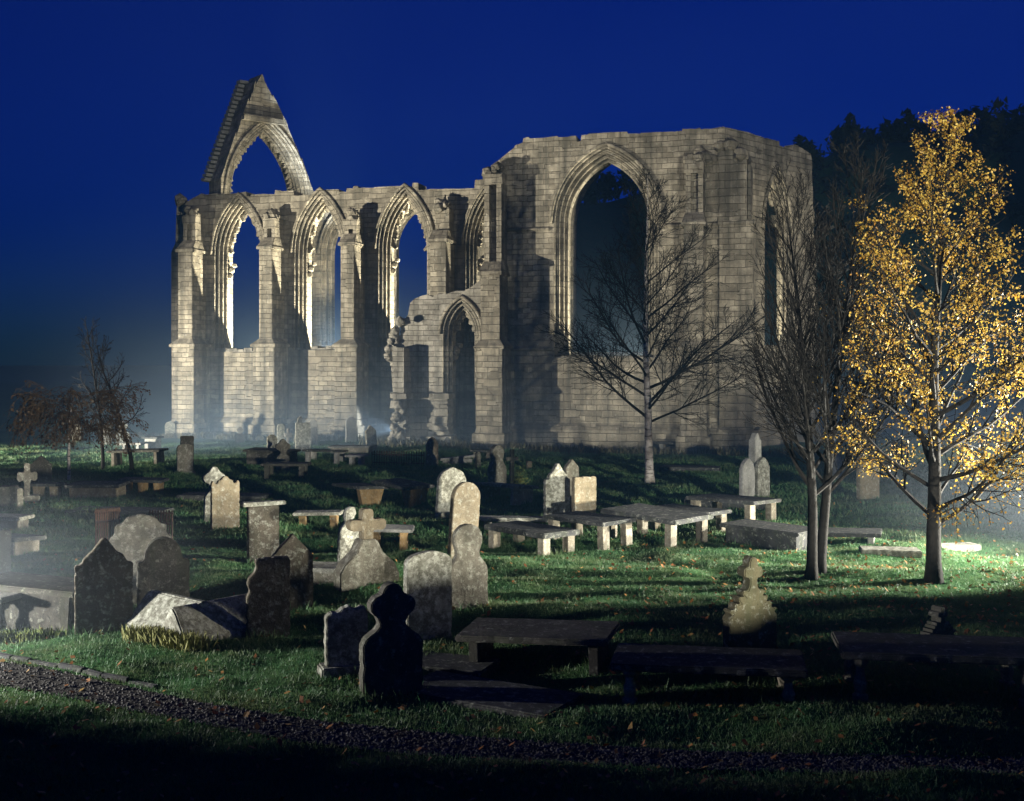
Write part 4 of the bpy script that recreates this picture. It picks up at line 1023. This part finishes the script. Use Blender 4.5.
# weeds: along the foot of the walls, by the coped tomb
M_weed2 = simple('dry_weeds', [(.05, .06, .025), (.16, .13, .08)], 3, .8, 0)
def weeds(name, pts, n, r, hgt, mat, w=.03):
    v = []
    for (c) in pts:
        for k in range(n):
            x = c[0]+rs.randn()*r; y = c[1]+rs.randn()*r*.6; z = float(terrain(x, y)); h = hgt*(.4+.8*rs.rand()); a = rs.rand()*6.283
            t = np.array([x+rs.randn()*h*.3, y+rs.randn()*h*.3, z+h]); dd = np.array([math.cos(a), math.sin(a), .3])*w
            m_ = np.array([x, y, z-.02])*.35+t*.65
            v += [np.array([x, y, z-.02]), m_+dd, t, m_-dd]
    return tag(raw_mesh(name, v, np.arange(len(v)), 4, mat), kind='stuff')
pts = [B.world(u, -1.7-.9*random.random(), 0) for u in np.arange(uL-2, uBL-.5, .22)]
pts += [B.world(u, VB-1.2-.8*random.random(), 0) for u in np.arange(uBL-5, uBC+4, .25)]
weeds('weeds', pts, 30, .4, .30, M_weed2, .03)
q = G(170, 646); weeds('weeds', [(q.x+dx*.09, q.y-dx*.05+.02, 0) for dx in range(-6, 5)], 120, .09, .20, simple('yellow_weeds', [(.16, .17, .06), (.30, .29, .12)], 6, .8, 0), .011)
q = G(12, 640); weeds('weeds', [(q.x+dx*.1, q.y, 0) for dx in range(-5, 6)], 60, .1, .13, M_weed, .011)

# added wall out of view, stepped in height to keep low light off the foreground
a, b = Vector((-.5, 1.9, 0)), Vector((19, 9.6, 0)); t = b-a; L = t.length
e = empty('shade_wall', a, math.atan2(t.y, t.x)); tag(e, 'added rubble wall out of view with a taller end, shading the near lawn', 'wall')
cut = (6.15-a.x)/t.x*L; cut2 = (7.3-a.x)/t.x*L
m = MB(); m.box(0, cut, -.22, .22, -.3, 2.2); m.box(cut-.001, cut2, -.22, .22, -.3, 1.66); m.box(cut2-.001, L, -.22, .22, -.3, 1.44); m.build('masonry', M_rubble, e, bevel=.02)
m = MB(); k = 0; rn = random.Random(2)
while k < L-.3:
    l = rn.uniform(.35, .6); zb = 2.2 if k+l < cut else 1.66 if k+l < cut2 else 1.44
    if k < cut < k+l: k = cut+.001; continue
    if k < cut2 < k+l: k = cut2+.001; continue
    m.box(k, k+l-.01, -.27, .27, zb-.005, zb+rn.uniform(.08, .15), j=.015); k += l
m.build('coping', M_rubble, e, bevel=.02)

a, b = Vector((14.6, 20.2, 0)), Vector((12.4, 13.4, 0)); t = b-a; L = t.length  # second added wall, out of view, keeps the right-hand lamps off the near lawn
e = empty('shade_wall', a, math.atan2(t.y, t.x)); tag(e, 'short added rubble wall out of view, blocking lamp light at right of the birch lawn', 'wall')
m = MB(); m.box(0, L, -.22, .22, -.3, 2.4); m.build('masonry', M_rubble, e, bevel=.02)
m = MB(); k = 0
while k < L-.3:
    l = rn.uniform(.35, .6); m.box(k, k+l-.01, -.27, .27, 2.395, 2.4+rn.uniform(.08, .15), j=.015); k += l
m.build('coping', M_rubble, e, bevel=.02)

# ------------------------------------------------------------------ night mist
m = MB(); m.box(-115, 195, -22, 232, -2.2, 47)
hz = m.build('haze', None); tag(hz, kind='stuff')
hm = bpy.data.materials.new('mist'); hm.use_nodes = True; t = hm.node_tree; t.nodes.clear()
out = t.nodes.new('ShaderNodeOutputMaterial'); pv_ = t.nodes.new('ShaderNodeVolumePrincipled')
pv_.inputs['Color'].default_value = (.25, .60, 1, 1); pv_.inputs['Density'].default_value = .0007; pv_.inputs['Anisotropy'].default_value = .25
t.links.new(pv_.outputs[0], out.inputs['Volume']); hz.data.materials.append(hm)

# a low bank of ground mist along the foot of the ruin, thinning upward
m = MB(); m.box(-42, 30, 38, 66, -1.5, 15.5); gm = m.build('ground_mist', None); tag(gm, kind='stuff')
hm = bpy.data.materials.new('mist_bank'); hm.use_nodes = True; t = hm.node_tree; t.nodes.clear()
out = t.nodes.new('ShaderNodeOutputMaterial'); pv_ = t.nodes.new('ShaderNodeVolumePrincipled')
tc = N(t, 'ShaderNodeTexCoord'); sp = N(t, 'ShaderNodeSeparateXYZ'); t.links.new(tc.outputs['Object'], sp.inputs[0])
mr = N(t, 'ShaderNodeMapRange'); t.links.new(sp.outputs[2], mr.inputs[0]); mr.inputs[1].default_value = 0; mr.inputs[2].default_value = 15; mr.inputs[3].default_value = 1; mr.inputs[4].default_value = 0
pw = N(t, 'ShaderNodeMath', operation='POWER'); t.links.new(mr.outputs[0], pw.inputs[0]); pw.inputs[1].default_value = 5.5
my = N(t, 'ShaderNodeMapRange'); t.links.new(sp.outputs[1], my.inputs[0]); my.inputs[1].default_value = 39; my.inputs[2].default_value = 50; my.inputs[3].default_value = 0; my.inputs[4].default_value = 1
mxx = N(t, 'ShaderNodeMapRange'); t.links.new(sp.outputs[0], mxx.inputs[0]); mxx.inputs[1].default_value = -19; mxx.inputs[2].default_value = -13; mxx.inputs[3].default_value = .02; mxx.inputs[4].default_value = 1
nz = noise(t, tc.outputs['Object'], .22, 3)
nm_ = N(t, 'ShaderNodeMath', operation='MULTIPLY'); t.links.new(nz, nm_.inputs[0]); t.links.new(mxx.outputs[0], nm_.inputs[1]); nz = nm_.outputs[0]
mm = N(t, 'ShaderNodeMath', operation='MULTIPLY'); t.links.new(pw.outputs[0], mm.inputs[0]); t.links.new(nz, mm.inputs[1])
m2 = N(t, 'ShaderNodeMath', operation='MULTIPLY'); t.links.new(mm.outputs[0], m2.inputs[0]); t.links.new(my.outputs[0], m2.inputs[1])
m3 = N(t, 'ShaderNodeMath', operation='MULTIPLY'); t.links.new(m2.outputs[0], m3.inputs[0]); m3.inputs[1].default_value = .10
t.links.new(m3.outputs[0], pv_.inputs['Density']); pv_.inputs['Color'].default_value = (.55, .76, 1, 1); pv_.inputs['Anisotropy'].default_value = .2
t.links.new(pv_.outputs[0], out.inputs['Volume']); gm.data.materials.append(hm)

# two small banks of mist drifting past the lamps at the edges of the lawn
def mist_bank(cx, cy_, cz, rx, ry, rz, dens):
    m = MB(); m.box(-rx, rx, -ry, ry, -rz, rz); o = m.build('ground_mist', None); o.location = (cx, cy_, cz); tag(o, kind='stuff')
    hm = bpy.data.materials.new('mist_bank'); hm.use_nodes = True; t = hm.node_tree; t.nodes.clear()
    out = t.nodes.new('ShaderNodeOutputMaterial'); pv_ = t.nodes.new('ShaderNodeVolumePrincipled')
    tc = N(t, 'ShaderNodeTexCoord'); mp = N(t, 'ShaderNodeMapping'); mp.inputs['Scale'].default_value = (1/rx, 1/ry, 1/rz); t.links.new(tc.outputs['Object'], mp.inputs[0])
    ln = N(t, 'ShaderNodeVectorMath', operation='LENGTH'); t.links.new(mp.outputs[0], ln.inputs[0])
    mr = N(t, 'ShaderNodeMapRange'); t.links.new(ln.outputs['Value'], mr.inputs[0]); mr.inputs[1].default_value = 0; mr.inputs[2].default_value = 1; mr.inputs[3].default_value = 1; mr.inputs[4].default_value = 0
    pw = N(t, 'ShaderNodeMath', operation='POWER'); t.links.new(mr.outputs[0], pw.inputs[0]); pw.inputs[1].default_value = 1.6
    mm = N(t, 'ShaderNodeMath', operation='MULTIPLY'); t.links.new(pw.outputs[0], mm.inputs[0]); mm.inputs[1].default_value = dens
    t.links.new(mm.outputs[0], pv_.inputs['Density']); pv_.inputs['Color'].default_value = (.75, .88, 1, 1)
    t.links.new(pv_.outputs[0], out.inputs['Volume']); o.data.materials.append(hm)
mist_bank(-8.6, 16.2, .5, 5.5, 4.5, 2.0, .07)
mist_bank(12.5, 24.5, .6, 7, 6.5, 2.6, .035)
